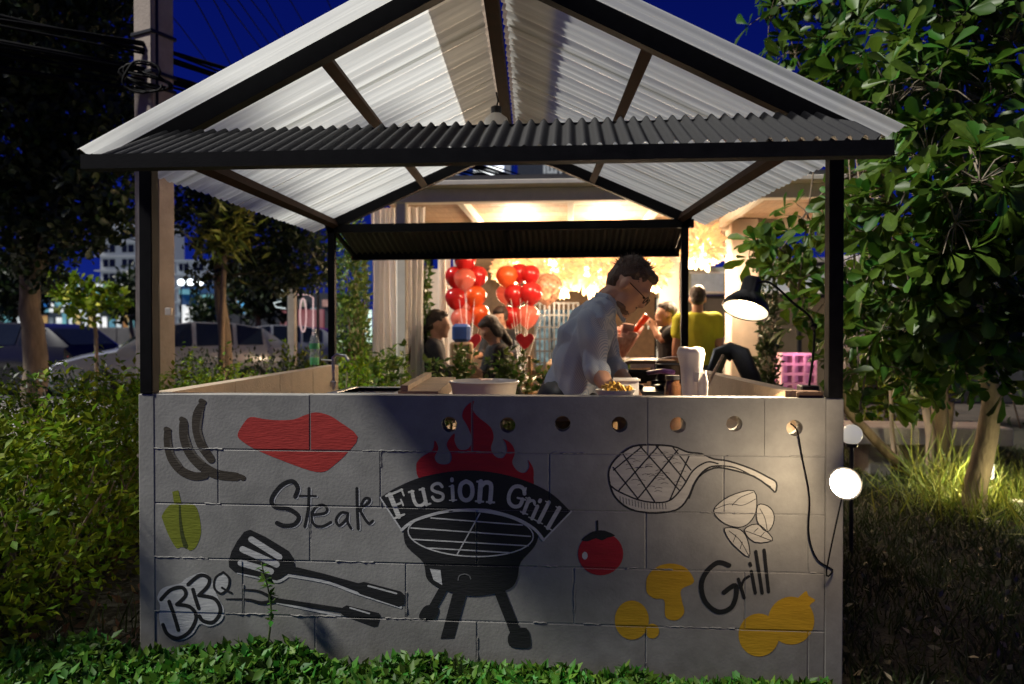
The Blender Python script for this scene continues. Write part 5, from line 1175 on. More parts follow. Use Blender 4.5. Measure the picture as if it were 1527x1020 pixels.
# ================================================================== the street on the left
M_tyre = mat('tyre', (.012, .012, .012), .85); M_rim = mat('alloy_rim', (.4, .4, .42), .3, .9)
M_carglass = mat('car_glass', (.012, .016, .02), .06, spec=.8, var=.1)
def car(px, Y, rz, col, label, lights=True, van=False, rough=.25, zg=.012):
    p = at(px, 500, Y); t = thing('parked_car', label, 'car', (p.x, Y, zg), rz, 'cars along the road')
    # stations along x (front at -x): x, z bottom, z belt, z roof, half width belt, half width roof
    S = [(-2.12, .42, .58, .60, .60, .50), (-2.05, .25, .68, .70, .78, .66), (-1.6, .20, .82, .84, .86, .76), (-1.05, .20, .92, .95, .88, .78), (-.35, .20, .96, 1.40, .89, .66), (.25, .20, .98, 1.48, .89, .67), (1.0, .20, 1.0, 1.46, .88, .66), (1.55, .22, 1.0, 1.36, .87, .64), (2.05, .26, .96, 1.0, .80, .66), (2.15, .42, .80, .82, .68, .6)]
    if van: S = [(a, b, c, d+(.12 if d > 1.2 else 0), e, f) for a, b, c, d, e, f in S]
    body = MB(); win = []; n = 8
    rings = []
    for (x, zb, zl, zr, wl, wr) in S:
        rings.append([(x, -wl*.92, zb), (x, -wl*1.0, (zb+zl)/2), (x, -wl*.97, zl), (x, -wr, zr), (x, wr, zr), (x, wl*.97, zl), (x, wl*1.0, (zb+zl)/2), (x, wl*.92, zb)])
    for r_ in rings: body.v += r_
    m_ = len(rings)
    for i in range(m_-1):
        for j in range(n):
            a = i*n+j; b = i*n+(j+1) % n; body.f.append((a, b, b+n, a+n))
    body.f.append(tuple(range(n))[::-1]); body.f.append(tuple((m_-1)*n+j for j in range(n)))
    o = body.build('body', mat('car_paint_'+label.split()[0], col, rough, .1, var=.05, coat=.6), t, smooth=35, world=False)
    def pane(i, j, f=.12, out=.012, cx=None):
        q = [Vector(rings[i][j]), Vector(rings[i][(j+1) % n]), Vector(rings[i+1][(j+1) % n]), Vector(rings[i+1][j])]
        c = sum(q, Vector())/4; nn = (q[1]-q[0]).cross(q[3]-q[0]).normalized()
        if nn.dot(c-Vector((0, 0, .8))) < 0: nn = -nn
        q = [c+(v-c)*(1-f)+nn*out for v in q]; MB().add(q, [(0, 1, 2, 3)]).build('window', M_carglass, t, world=False, fix=False)
    for i in (4, 5, 6): pane(i, 2); pane(i, 4)
    pane(3, 3, .1); pane(7, 3, .12)
    for x in (-1.35, 1.32):
        for sd in (-1, 1):
            Mw = Matrix.Translation((x, sd*.80, .31)) @ Matrix.Rotation(math.pi/2, 4, 'X')
            wh = MB().lathe([(.19, -.10), (.29, -.11), (.31, -.08), (.31, .08), (.29, .11), (.19, .10)], 22, Mw).build('wheel', M_tyre, t, smooth=40, world=False)
            MB().lathe([(.02, -.105), (.185, -.112), (.19, -.09), (.19, .09), (.185, .112), (.02, .105)], 14, Mw).build('rim', M_rim, wh, smooth=40, world=False)
    for sd in (-1, 1):
        MB().ell((-1.96, sd*.62, .63), .14, .15, .07, 12, 8).build('headlight', mat('headlamp_glass', (.75, .78, .8), .1, emit=1.6 if lights else .02, ecol=(.9, .95, 1)), t, smooth=True, world=False)
        MB().ell((2.06, sd*.62, .80), .07, .13, .09, 12, 8).build('tail_light', mat('tail_lamp', (.5, .02, .02), .2, emit=.5, ecol=(1, .06, .04)), t, smooth=True, world=False)
        MB().ell((-.62, sd*.99, 1.0), .06, .10, .06, 10, 8).build('mirror', o.data.materials[0], t, smooth=True, world=False)
    MB().bev(-2.14, -2.10, -.4, .4, .46, .56, .01).build('grille', M_darkmetal, t, world=False)
    MB().bev(-2.16, -2.12, -.22, .22, .33, .41, .004).build('number_plate', M_white, t, world=False)
    return t
car(262, 11.4, R(34), (.30, .32, .34), 'silver hatchback parked behind the utility pole')
car(392, 16.5, R(20), (.36, .38, .40), 'white saloon beyond the low dark hedge')
car(18, 12.2, R(-8), (.015, .015, .018), 'black saloon behind the big street tree', lights=False)
car(470, 22, R(180), (.25, .03, .03), 'red hatchback far along the road near the neon loops')
# barrier across the road, in cast panels
br = thing('road_barrier', 'long concrete barrier along the far side of road', 'barrier', (-30, 60, 0))
for k in range(16): x = -78+k*4.8; MB().bev(x, x+4.74, 59.8, 60.2, 0, at(180, 489, 60).z, .03).build('panel', mat('pale_concrete', (.20, .195, .18), .8, var=.25, scale=.8), br)
# shop row with lit signs
sp = thing('shop_row', 'low shop row with glowing yellow and blue signboards', 'building', (-42, 76, 0))
def sx_(px, Y=75): return at(px, 450, Y).x
def sz_(py, Y=75): return at(200, py, Y).z
MB().box(sx_(-60), sx_(212), 75.5, 80, 0, sz_(418)).build('wall', mat('shop_wall', (.05, .055, .065), .7, emit=.03, ecol=(.5, .7, 1), var=.2), sp)
E_y = glow('sign_yellow', (1, .80, .12), .75, .3, .4); E_b = glow('sign_blue', (.05, .3, 1), .7, .3, .5); E_w = glow('sign_white', (.85, .95, 1), 1.0, .3, .6); E_c = glow('sign_cyan', (.3, .75, 1), .5, .3, .5); E_o = glow('shop_orange', (1, .5, .2), .6, .5, .5)
random.seed(21)
for row, (y0, y1) in enumerate(((421, 428), (430, 439), (441, 447), (450, 457), (459, 466))):
    x = -50
    while x < 204:
        w_ = random.choice((5, 8, 12, 18, 26)); dy = random.uniform(0, 2.5)
        if random.random() < .72: MB().box(sx_(x), sx_(min(x+w_, 205)), 75.2-.02*row, 75.49, sz_(y1-random.uniform(0, 2)), sz_(y0+dy)).build('signboard', random.choice(((E_c, E_w, E_b, E_w), (E_y, E_y, E_c, E_o), (E_y, E_b, E_w, E_c), (E_b, E_w, E_y, E_c), (E_w, E_b, E_o, E_c))[row]), sp)
        x += w_+random.uniform(.8, 5)
for k in range(26):
    x = -50+k*10+random.uniform(-1, 1); MB().box(sx_(x), sx_(x+random.uniform(4, 8)), 75.3, 75.48, sz_(488), sz_(random.uniform(466, 474))).build('shop_window', random.choice((E_w, E_o, E_c, glow('dim_window', (.5, .6, .7), .25, .4, .5))), sp)
# tall pale apartment block
def block_tower(name, lab, px0, px1, ytop, Y, floors, col, em, bays):
    x0, x1 = at(px0, 450, Y).x, at(px1, 450, Y).x; zt = at(200, ytop, Y).z; t = thing(name, lab, 'building', ((x0+x1)/2, Y+4, 0))
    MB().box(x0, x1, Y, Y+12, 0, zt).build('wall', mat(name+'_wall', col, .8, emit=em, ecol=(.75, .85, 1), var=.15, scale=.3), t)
    fh = zt/floors
    for f in range(floors):
        MB().box(x0-.3, x1+.3, Y-.9, Y-.01, f*fh+fh*.96, f*fh+fh*1.04).build('balcony_slab', MATS[name+'_wall'], t)
        for b in range(bays):
            bw__ = (x1-x0)/bays; xa_ = x0+b*bw__+bw__*.18
            o = MB().box(xa_, xa_+bw__*.62, Y-.12, Y-.02, f*fh+fh*.28, f*fh+fh*.82).build('window', mat('tower_glass', (.03, .035, .045), .2, var=.5, scale=.4), t)
            MB().box(xa_+bw__*.29, xa_+bw__*.33, Y-.17, Y-.121, f*fh+fh*.28, f*fh+fh*.82).build('mullion', MATS[name+'_wall'], o)
    return t
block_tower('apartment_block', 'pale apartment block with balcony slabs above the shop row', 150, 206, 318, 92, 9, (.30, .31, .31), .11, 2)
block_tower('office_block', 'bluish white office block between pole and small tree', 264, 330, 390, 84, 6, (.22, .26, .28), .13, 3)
t = thing('street_shop', 'lit blue fronted shop below the office block', 'shop', (sx_(295, 70), 70, 0))
MB().box(sx_(268, 70), sx_(322, 70), 70.2, 74, 0, sz_(424, 70)).build('wall', mat('shop_navy', (.02, .05, .12), .6, emit=.06, ecol=(0, .3, 1)), t)
for x0, x1, y0, y1, m_ in ((268, 294, 432, 439, E_c), (270, 292, 455, 482, E_w), (296, 318, 462, 484, E_b), (298, 316, 440, 446, E_c)): MB().box(sx_(x0, 70), sx_(x1, 70), 69.9, 70.19, sz_(y1, 70), sz_(y0, 70)).build('signboard', m_, t)
for k, px in enumerate((270, 284, 298)):
    c = at(px, 421, 66); t2 = thing('street_lamp', 'glowing round street lamp above the blue fronted shop', 'street lamp', (c.x, 66, 0), 0, 'round street lamps')
    MB().tube([(c.x, 66, 0), (c.x, 66, c.z-.3)], .07, 8).build('pole', M_darkmetal, t2); MB().ell(c, .32, .32, .32).build('globe', glow('lamp_cool', (.85, .95, 1), 4), t2, smooth=True)
t = thing('red_billboard', 'red and white roadside billboard behind the neon loops', 'billboard', (sx_(450, 40), 40, 0))
MB().box(sx_(418, 40), sx_(482, 40), 40, 40.2, sz_(492, 40), sz_(462, 40)).build('board', mat('red_board', (.15, .02, .02), .6, emit=.12, ecol=(1, .1, .08), var=.5, scale=.5, var2=(.5, .4, .4)), t)
for px in (425, 475): MB().tube([(sx_(px, 40), 40.1, 0), (sx_(px, 40), 40.1, sz_(492, 40))], .1, 8).build('leg', M_darkmetal, t)
t = thing('blue_sign', 'small glowing blue street sign beyond the white saloon', 'sign', (sx_(358, 34), 34, 0))
MB().box(sx_(354, 34), sx_(363, 34), 34, 34.1, sz_(468, 34), sz_(450, 34)).build('panel', glow('sign_blue2', (.12, .45, 1), 1.3, .4, 2), t); MB().tube([(sx_(358, 34), 34.05, 0), (sx_(358, 34), 34.05, sz_(468, 34))], .06, 8).build('pole', M_darkmetal, t)
t = thing('low_office', 'dark low office range behind the red billboard', 'building', (sx_(420, 55), 57, 0))
MB().box(sx_(335, 55), sx_(505, 55), 55, 60, 0, sz_(438, 55)).build('wall', mat('dusk_wall', (.045, .048, .055), .8, emit=.01, ecol=(.6, .7, .9)), t)
for k in range(9): MB().box(sx_(345+k*17, 55), sx_(355+k*17, 55), 54.9, 54.98, sz_(458+(k % 2)*12, 55), sz_(448+(k % 2)*12, 55)).build('window', glow('far_window_%d' % (k % 3), [(.9, .8, .6), (.5, .7, .9), (.9, .4, .35)][k % 3], .35, .5, 1), t)
# neon shapes at the roadside
t = thing('neon_loops', 'tall oval and bar of pale pink neon tube by the road', 'neon sign', (at(460, 490, 11).x, 11, 0))
E_n = glow('neon_pink', (1, .62, .60), .8); E_n2 = glow('neon_white', (.8, .95, .95), .8)
c = at(452, 470, 11); MB().tube([(c.x+.06*math.cos(a), 11, c.z+.32*math.sin(a)) for a in [2*math.pi*k/26 for k in range(27)]], .012, 6).build('tube', E_n, t)
a, b = at(467, 500, 11), at(467, 444, 11); MB().tube([(a.x, 11, a.z), (b.x, 11, b.z), (b.x-.09, 11, b.z+.06), (b.x-.3, 11, b.z+.06)], .012, 6).build('tube', E_n, t)
for px in (442, 474): MB().tube([(at(px, 490, 11.1).x, 11.1, 0), (at(px, 440, 11.1).x, 11.1, at(px, 440, 11.1).z)], .03, 8).build('post', M_darkmetal, t)
t = thing('neon_zigzag', 'white zigzag neon outline beside the grey post', 'neon sign', (at(418, 450, 12).x, 12, 0))
MB().tube([(at(x, y, 12).x, 12, at(x, y, 12).z) for x, y in ((418, 430), (425, 436), (414, 442), (424, 448), (408, 452), (412, 458), (426, 460))], .014, 6).build('tube', E_n2, t); MB().tube([(at(430, 490, 12.1).x, 12.1, 0), (at(430, 436, 12.1).x, 12.1, at(430, 432, 12.1).z)], .03, 8).build('post', M_darkmetal, t)
p = at(436, 500, 7.6); t = thing('grey_post', 'plain grey post standing between hedge and neon loops', 'post', (p.x, 7.6, 0)); MB().bev(p.x-.05, p.x+.05, 7.55, 7.65, 0, at(436, 425, 7.6).z, .006).build('shaft', M_conc, t); MB().bev(p.x-.07, p.x+.07, 7.53, 7.67, 0, .12, .006).build('foot', M_conc, t)

# ---- utility pole and wires
p = at(234, 520, 3.3); up_ = thing('utility_pole', 'square concrete utility pole rising beside the stall canopy', 'utility pole', (p.x, 3.3, 0))
M_pole = mat('pole_concrete', (.34, .28, .24), .85, var=.22, scale=5, bump=.4, bscale=40)
Mp = Matrix.Translation((p.x, 3.3, 0)) @ Matrix.Rotation(R(-22), 4, 'Z')
bm_ = MB(); bm_.bev(-.13, .095, -.11, .11, -.05, 7.2, .012, Mp); bm_.build('shaft', M_pole, up_)
MB().bev(-.09, .055, -.122, -.1102, .3, 3.0, .004, Mp).build('web', mat('pole_recess', (.30, .26, .23), .9, var=.3, bump=.4), up_)
q = at(257, 465, 3.2); MB().bev(q.x-.02, q.x+.03, 3.12, 3.155, q.z-.03, q.z+.03, .003).build('plate', mat('plate_grey', (.6, .52, .46), .6), up_)
MB().tube([Mp @ Vector((0.098, -.06, 0)), Mp @ Vector((.098, -.06, 5))], .012, 6).build('conduit', M_darkmetal, up_)
for z in (3.3, 3.42, 3.75, 4.4): MB().bev(-.145, .11, -.125, .125, z, z+.03, .004, Mp).build('strap', M_darkmetal, up_)
Pz = lambda z, a=0: Mp @ Vector((.0, -.13+a, z))
lines = []
for k in range(13):
    z = 3.25+.09*(k % 5)+.1*random.random(); a = Pz(z); sag = random.uniform(.0, .25)
    b = Vector((a.x-7, a.y-1.5+random.uniform(-.5, .5), z+1.1+random.uniform(-.2, .5))); c = Vector((a.x+6, a.y+9, z+random.uniform(-.5, .3)))
    lines.append((b, a, c, sag, .011 if k % 4 else .02))
for k, (px, py, px2, py2) in enumerate(((290, -2, 352, 108), (318, -2, 372, 100), (333, -2, 400, 84), (352, -4, 412, 78), (372, -4, 428, 68), (395, -4, 432, 60), (430, -4, 462, 48), (486, -4, 500, 24), (262, 30, 330, 118))):
    a = at(px, py, 5+k*.2); d_ = at(px2, py2, 9); a = a+(a-d_)*.8; lines.append((a, a.lerp(d_, .5), d_+(d_-a)*.6, .03, .008))
for k, (a, m__, c, sag, r_) in enumerate(lines):
    pts = []
    for i in range(9):
        u = i/8; v = a.lerp(m__, u*2) if u < .5 else m__.lerp(c, u*2-1); pts.append(v-Vector((0, 0, sag*math.sin(math.pi*2*u)**2)))
    o = MB().tube(pts, r_, 5).build('power_line', M_black, smooth=True); origin_to(o, pts[4]); tag(o, 'black overhead cable strapped to the concrete utility pole' if k < 13 else 'thin dark overhead wire crossing the evening sky above canopy', 'cable', 'cables on the utility pole' if k < 13 else 'overhead wires in the sky')
c = MB(); ctr_ = Pz(3.42)+Vector((.12, -.12, -.05))
for k in range(5): c.tube([ctr_+Vector((-.05+.15*math.cos(a+k)*(1+.15*k)+.02*math.sin(3*a+k), .02*k, -.02+.13*math.sin(a+k*.7)*(1-.1*k))) for a in [2*math.pi*i/20 for i in range(17)]], .010, 5)
o = c.build('cable_coil', M_black, smooth=True); origin_to(o, ctr_); tag(o, 'coil of spare black cable hung on the utility pole', 'cable')
# ================================================================== trees and plants
def limbs(trunk, targets, r0, r1, t, mt, start=.45):
    """tapered trunk plus bent branches to the clump centres"""
    trunk = [Vector(p) for p in trunk]; n = len(trunk)
    tk = crom([tuple(p) for p in trunk], 5, False) if n > 2 else trunk
    tk = [Vector(p) for p in tk]; m_ = len(tk)
    rs = [r0+(r1-r0)*i/(m_-1) for i in range(m_)]; rs[0] *= 1.35; rs[1] *= 1.12
    MB().tube([p+Vector((random.uniform(-1, 1), random.uniform(-1, 1), 0))*r0*.1*(0 < i < m_-1) for i, p in enumerate(tk)], rs, 10).build('trunk', mt, t, smooth=True)
    for c in targets:
        c = Vector(c); k = int(m_*start+random.random()*(m_*(1-start)-1)); k = min(max(k, 1), m_-1); a = tk[k]
        mid = a.lerp(c, .5)+Vector((random.uniform(-.1, .1), random.uniform(-.1, .1), random.uniform(.0, .15)))*(c-a).length*.6
        rb = max(.006, rs[k]*.42); MB().tube(crom([tuple(a), tuple(mid), tuple(c)], 4, False), [rb+(.004-rb)*i/8 for i in range(9)], 6).build('branch', mt, t, smooth=True)
TW = []
def rosettes(clumps, per, nleaf, size, spread=1.1, up=.5):
    F, T = [], []; TW.clear()
    for c, r in clumps:
        n = max(2, int(per*(r/.3)**2)); rr = np.array([r, r, r*.85]) if np.isscalar(r) else np.array(r)
        p, d = ball_pts(c, rr, n, .45); ax = unit(d+np.array([0, 0, up])+rng.normal(size=(n, 3))*.25)
        for i in range(n):
            TW.append((np.array(c), p[i]))
            k = nleaf+rng.integers(-2, 3); ph = rng.random()*6.28+np.arange(k)*2.4
            a = ax[i]; u = unit(np.cross(a, rng.normal(size=3))); v = np.cross(a, u)
            tilt = spread+rng.normal(size=k)*.25
            dr = np.cos(tilt)[:, None]*a+np.sin(tilt)[:, None]*(np.cos(ph)[:, None]*u+np.sin(ph)[:, None]*v)
            dr[:, 2] -= .12; sz = size*(.45+.85*rng.random(k))
            F.append(frames(dr, np.tile(a, (k, 1))+rng.normal(size=(k, 3))*.2, sz, .98)); T.append(np.tile(p[i], (k, 1))+dr*.02)
    return np.concatenate(F), np.concatenate(T)
def bush_leaves(clumps, dens, size, up=.4):
    F, T = [], []
    for c, r in clumps:
        rr = np.array([r, r, r]) if np.isscalar(r) else np.array(r)
        n = int(dens*rr[0]*rr[2]*40); p, d = ball_pts(c, rr, n, .3)
        dr = unit(d*.7+rng.normal(size=(n, 3))*.7+np.array([0, 0, up])); F.append(frames(dr, d+rng.normal(size=(n, 3))*.5+np.array([0, 0, .5]), size*(.6+.8*rng.random(n)), 1.15)); T.append(p)
    return np.concatenate(F), np.concatenate(T)
LEAF_ME = {}
def leaf_parts(F, T, base, mt, parent, name='leaf', limit=300):
    """the leaves that show largest become parts, the rest one crown mesh"""
    cp = np.array(CAM); dist = np.linalg.norm(T-cp, axis=1); fwd = np.array(FW); rel = T-cp; dep = rel@fwd
    px = 763.5+FPX*(rel@np.array(RT))/dep; py = 510-FPX*(rel@np.array(UP))/dep
    s = np.linalg.norm(F[:, :, 1], axis=1)/dist; s[(px < -20) | (px > 1550) | (py < -20) | (py > 1040) | (dep < .2)] = 0
    order = np.argsort(-s); big = order[:limit]; rest = order[limit:]
    if mt.name not in LEAF_ME:
        me = bpy.data.meshes.new('leaf'); me.from_pydata([tuple(v) for v in base[0]], [], base[1]); me.materials.append(mt); me.update(); LEAF_ME[mt.name] = me
    inv = wmat(parent).inverted()
    for i in big:
        o = bpy.data.objects.new(name, LEAF_ME[mt.name]); COL.objects.link(o); o.parent = parent
        m4 = Matrix([list(F[i][r])+[T[i][r]] for r in range(3)]+[[0, 0, 0, 1]]); o.matrix_local = inv @ m4
    return scatter('crown', base, F[rest], T[rest], mt, parent, 'stuff')

# ---- the two big-leaved trees at the right
CL_A = [(1340, 60, 2.3, .42), (1330, 160, 2.0, .36), (1430, 40, 2.3, .46), (1400, 130, 1.9, .38), (1480, 150, 2.0, .4), (1510, 60, 2.1, .42), (1385, 240, 1.7, .33), (1462, 270, 1.1, .30), (1510, 330, 1.3, .3), (1425, 330, 1.2, .28), (1345, 320, 1.7, .28), (1385, 400, 1.7, .32), (1455, 395, 1.4, .28), (1505, 430, 1.6, .28), (1400, 480, 1.9, .26), (1465, 520, 2.0, .22), (1440, 460, 1.7, .25), (1500, 500, 1.8, .24), (1430, 540, 2.1, .2), (1480, 570, 2.2, .16), (1350, 450, 1.8, .26), (1320, 380, 1.8, .26), (1470, 340, 1.4, .28), (1500, 250, 2.0, .35), (1520, -60, 2.2, .5), (1400, -60, 2.4, .5), (1560, 200, 2.0, .5)]
CL_B = [(1148, 28, 3.0, .20), (1186, 80, 2.9, .22), (1255, 40, 2.8, .36), (1255, 130, 2.9, .30), (1300, 250, 2.6, .27), (1290, 335, 2.5, .26), (1212, 335, 2.7, .24), (1165, 372, 2.7, .24), (1122, 365, 2.8, .16), (1300, 412, 2.4, .28), (1190, 432, 2.6, .22), (1285, 480, 2.4, .24), (1345, 500, 2.5, .24), (1205, 500, 2.5, .15), (1280, 555, 2.2, .16), (1345, 565, 2.5, .18), (1425, 565, 2.6, .18), (1282, 612, 2.0, .07), (1320, 545, 2.3, .2), (1310, 590, 2.3, .14), (1375, 545, 2.5, .2), (1395, 600, 2.7, .14), (1255, 520, 2.2, .16), (1240, 450, 2.4, .22), (1200, -40, 3.0, .4), (1330, -60, 2.9, .45), (1265, 300, 1.9, .16), (1300, 200, 2.3, .25)]
def tree(name, lab, base_px, mids, clumps, r0, r1, mt, leafm, per, nl, size, seed, limit=300, group=None, extra=()):
    random.seed(seed); b = atz(*base_px); t = thing(name, lab, 'tree', (b.x, b.y, 0), 0, group)
    cl = [(np.array(at(x, y, Y)), r) for x, y, Y, r in clumps]
    limbs([(b.x, b.y, -.05)]+mids(b), [c for c, r in cl], r0, r1, t, mt)
    for e in extra: MB().tube(crom(e[0], 4, False), [e[1]+(e[2]-e[1])*i/(4*(len(e[0])-1)) for i in range(4*(len(e[0])-1)+1)], 9).build('stem', mt, t, smooth=True)
    F, T = rosettes(cl, per, nl, size)
    tw = MB()
    for a_, b_ in TW:
        a_, b_ = Vector(a_), Vector(b_); tw.tube([a_.lerp(b_, .05), a_.lerp(b_, .5)+Vector((0, 0, .03)), b_], [.005, .004, .0025], 4, cap=False)
    tw.build('twigs', mt, t, smooth=True)['kind'] = 'stuff'
    leaf_parts(F, T, LEAF_OB, leafm, t, limit=limit); return t
tA = tree('almond_tree', 'big leaved tree with pale lit trunk beside the box lamp', (1448, 764), lambda b: [tuple(at(1462, 690, b.y)), tuple(at(1478, 600, b.y-.1)), tuple(at(1455, 480, b.y-.3)), tuple(at(1440, 330, b.y-.5)), tuple(at(1430, 150, b.y-.5)), tuple(at(1420, 0, b.y-.4))], CL_A, .085, .02, M_bark2, M_leaf_big, 15, 8, .15, 3)
bB = atz(1392, 716)
tB = tree('almond_tree', 'big leaved tree with several leaning stems near the flood lamp', (1392, 716), lambda b: [tuple(at(1402, 640, b.y)), tuple(at(1398, 560, b.y-.1)), tuple(at(1370, 440, b.y-.4)), tuple(at(1320, 280, b.y-.7)), tuple(at(1270, 120, b.y-.7)), tuple(at(1240, 0, b.y-.7))], CL_B, .075, .018, M_bark, M_leaf_big, 15, 8, .14, 4,
          extra=[([(bB.x, bB.y, -.03), tuple(at(1340, 690, bB.y-.1)), tuple(at(1290, 640, bB.y-.3)), tuple(at(1258, 600, bB.y-.5)), tuple(at(1252, 520, bB.y-.7)), tuple(at(1262, 440, bB.y-.8)), tuple(at(1240, 360, bB.y-.9))], .05, .014), ([(bB.x-.05, bB.y-.05, -.03), tuple(at(1388, 650, bB.y-.1)), tuple(at(1380, 590, bB.y-.1)), tuple(at(1400, 500, bB.y-.2))], .05, .02), ([tuple(at(1335, 685, bB.y-.1)), tuple(at(1330, 640, bB.y-.1)), tuple(at(1328, 580, bB.y-.15)), tuple(at(1320, 520, bB.y-.2))], .022, .01), ([(bB.x+.06, bB.y, -.03), tuple(at(1410, 660, bB.y)), tuple(at(1418, 600, bB.y))], .045, .03)])
# ---- street trees at the left
def street_tree(name, lab, px, py, Y, clumps, r0, mt, lm, dens, size, seed, top=4.5, leaf=LEAF_SM, lean=0, group='street trees'):
    random.seed(seed); p = at(px, py, Y); t = thing(name, lab, 'tree', (p.x, Y, 0), 0, group)
    cl = [(np.array(at(x, y, yy)), r) for x, y, yy, r in clumps]
    limbs([(p.x, Y, -.05), (p.x+.04+lean*.3, Y, 1.0), (p.x-.03+lean*.6, Y, 2.0), (p.x+.05+lean, Y, top*.75), (p.x+lean, Y, top)], [c for c, r in cl], r0, r0*.35, t, mt)
    F, T = bush_leaves(cl, dens, size); sc = scatter('crown', leaf, F, T, lm, t, 'stuff'); return t
street_tree('street_tree', 'big dark street tree towering beside the utility pole', 48, 520, 6.2, [(40, 60, 5.2, .9), (120, 40, 5.6, .7), (165, 130, 5.6, .3), (30, 200, 5.4, .8), (125, 190, 5.6, .7), (90, 290, 5.6, .6), (150, 270, 5.2, .45), (15, 320, 5.6, .6), (120, 345, 5.4, .35), (170, 330, 5.3, .25), (60, 390, 6, .35), (185, 200, 5.4, .35), (60, -90, 5.4, 1.0), (170, -60, 5.6, .6), (-80, 100, 5.4, 1.0), (-90, 280, 5.6, .9), (-60, -80, 5, 1.2)], .17, M_bark, M_leaf_dark, 75, .11, 5, 5.2, leaf=LEAF_OB)
street_tree('street_tree', 'slim street tree with crooked trunk behind the stall wall', 336, 520, 6.6, [(300, 330, 6.4, .38), (338, 345, 6.2, .30), (290, 300, 6.6, .35), (360, 395, 6.6, .35), (400, 360, 6.8, .5), (445, 390, 6.8, .45), (470, 400, 6.6, .3), (420, 410, 6.6, .3), (330, 300, 6.6, .35), (380, 300, 6.8, .5), (450, 330, 7, .5), (300, 410, 6.5, .2)], .095, M_bark, M_leaf_dark, 85, .085, 6, 3.0, lean=-.1, leaf=LEAF_OB)
p = at(335, 350, 6.1); t = thing('screw_palm', 'yellow green tufted plant glowing against the slim street tree', 'plant', (p.x, 6.1, 0)); MB().tube([(p.x, 6.1, 0), (p.x-.05, 6.1, 1), (p.x, 6.1, p.z-.1)], [.05, .04, .03], 8).build('stem', M_bark, t, smooth=True)
n = 420; d = unit(rng.normal(size=(n, 3))+np.array([0, 0, .2])); cc = np.array(p)+rng.normal(size=(n, 3))*np.array([.14, .12, .16]); scatter('foliage', LEAF_SM, frames(d, rng.normal(size=(n, 3)), .18+.1*rng.random(n), .5), cc, mat('yellow_leaf', (.20, .26, .045), .45, transl=.3, island=.3), t)
for k, (px, yb_, Y, cl_, lab) in enumerate(((22, 500, 30, [(22, 440, 30, 1.5), (40, 425, 30, 1.2), (5, 430, 30, 1.3), (25, 410, 30, 1.2)], 'round dark tree across the road before the shop row end'), (196, 500, 34, [(190, 445, 34, 1.1), (206, 430, 34, 1.2), (180, 460, 34, .8)], 'dark tree across the road hiding part of the pale apartment block'), (310, 500, 40, [(306, 460, 40, .9), (316, 470, 40, 1.0), (300, 475, 40, .7)], 'low dark tree before the blue fronted shop'), (385, 500, 24, [(372, 440, 24, 1.0), (392, 430, 24, 1.2), (405, 450, 24, .8), (385, 410, 24, 1.1)], 'dark tree over the white saloon'))):
    street_tree('street_tree', lab, px, yb_, Y, cl_, .14, M_bark, M_leaf_dark, 9, .3, 40+k, at(px, cl_[0][1], Y).z, leaf=LEAF_OB, group='trees across the road')
# branches hanging low near the pole
street_tree('street_tree', 'young leafy sapling in front of the glowing shop row', 140, 540, 7.5, [(110, 440, 7.4, .28), (150, 445, 7.4, .24), (128, 470, 7.4, .15), (170, 450, 7.6, .2), (95, 425, 7.6, .2)], .03, M_bark, M_leaf_hedge, 50, .12, 8, 1.6, leaf=LEAF_OB)
# off to the left, between the key light and the stall: its thin crown dapples the roof
def shade_tree(x, y, lab, cl, r0, dens, size, seed, h):
    random.seed(seed); t = thing('street_tree', lab, 'tree', (x, y, 0), 0, 'street trees'); limbs([(x, y, -.05), (x+.05, y, h*.3), (x-.05, y+.1, h*.6), (x, y, h)], [c for c, r in cl], r0, r0*.3, t, M_bark)
    F, T = bush_leaves([(np.array(c), r) for c, r in cl], dens, size); scatter('crown', LEAF_OB, F, T, M_leaf_dark, t, 'stuff'); return t
shade_tree(-5.7, .5, 'street tree overhanging the garden left of the stall', [((-3.55, -.45, 4.75), .30), ((-3.9, -.1, 4.9), .34), ((-4.3, .4, 4.9), .4), ((-3.9, .9, 4.7), .3), ((-4.7, 1.1, 4.6), .5), ((-5.2, .3, 4.3), .6), ((-5.8, 1.2, 4.2), .6), ((-3.35, .45, 5.3), .22), ((-4.2, 1.9, 4.8), .4)], .13, 60, .12, 12, 5.0)
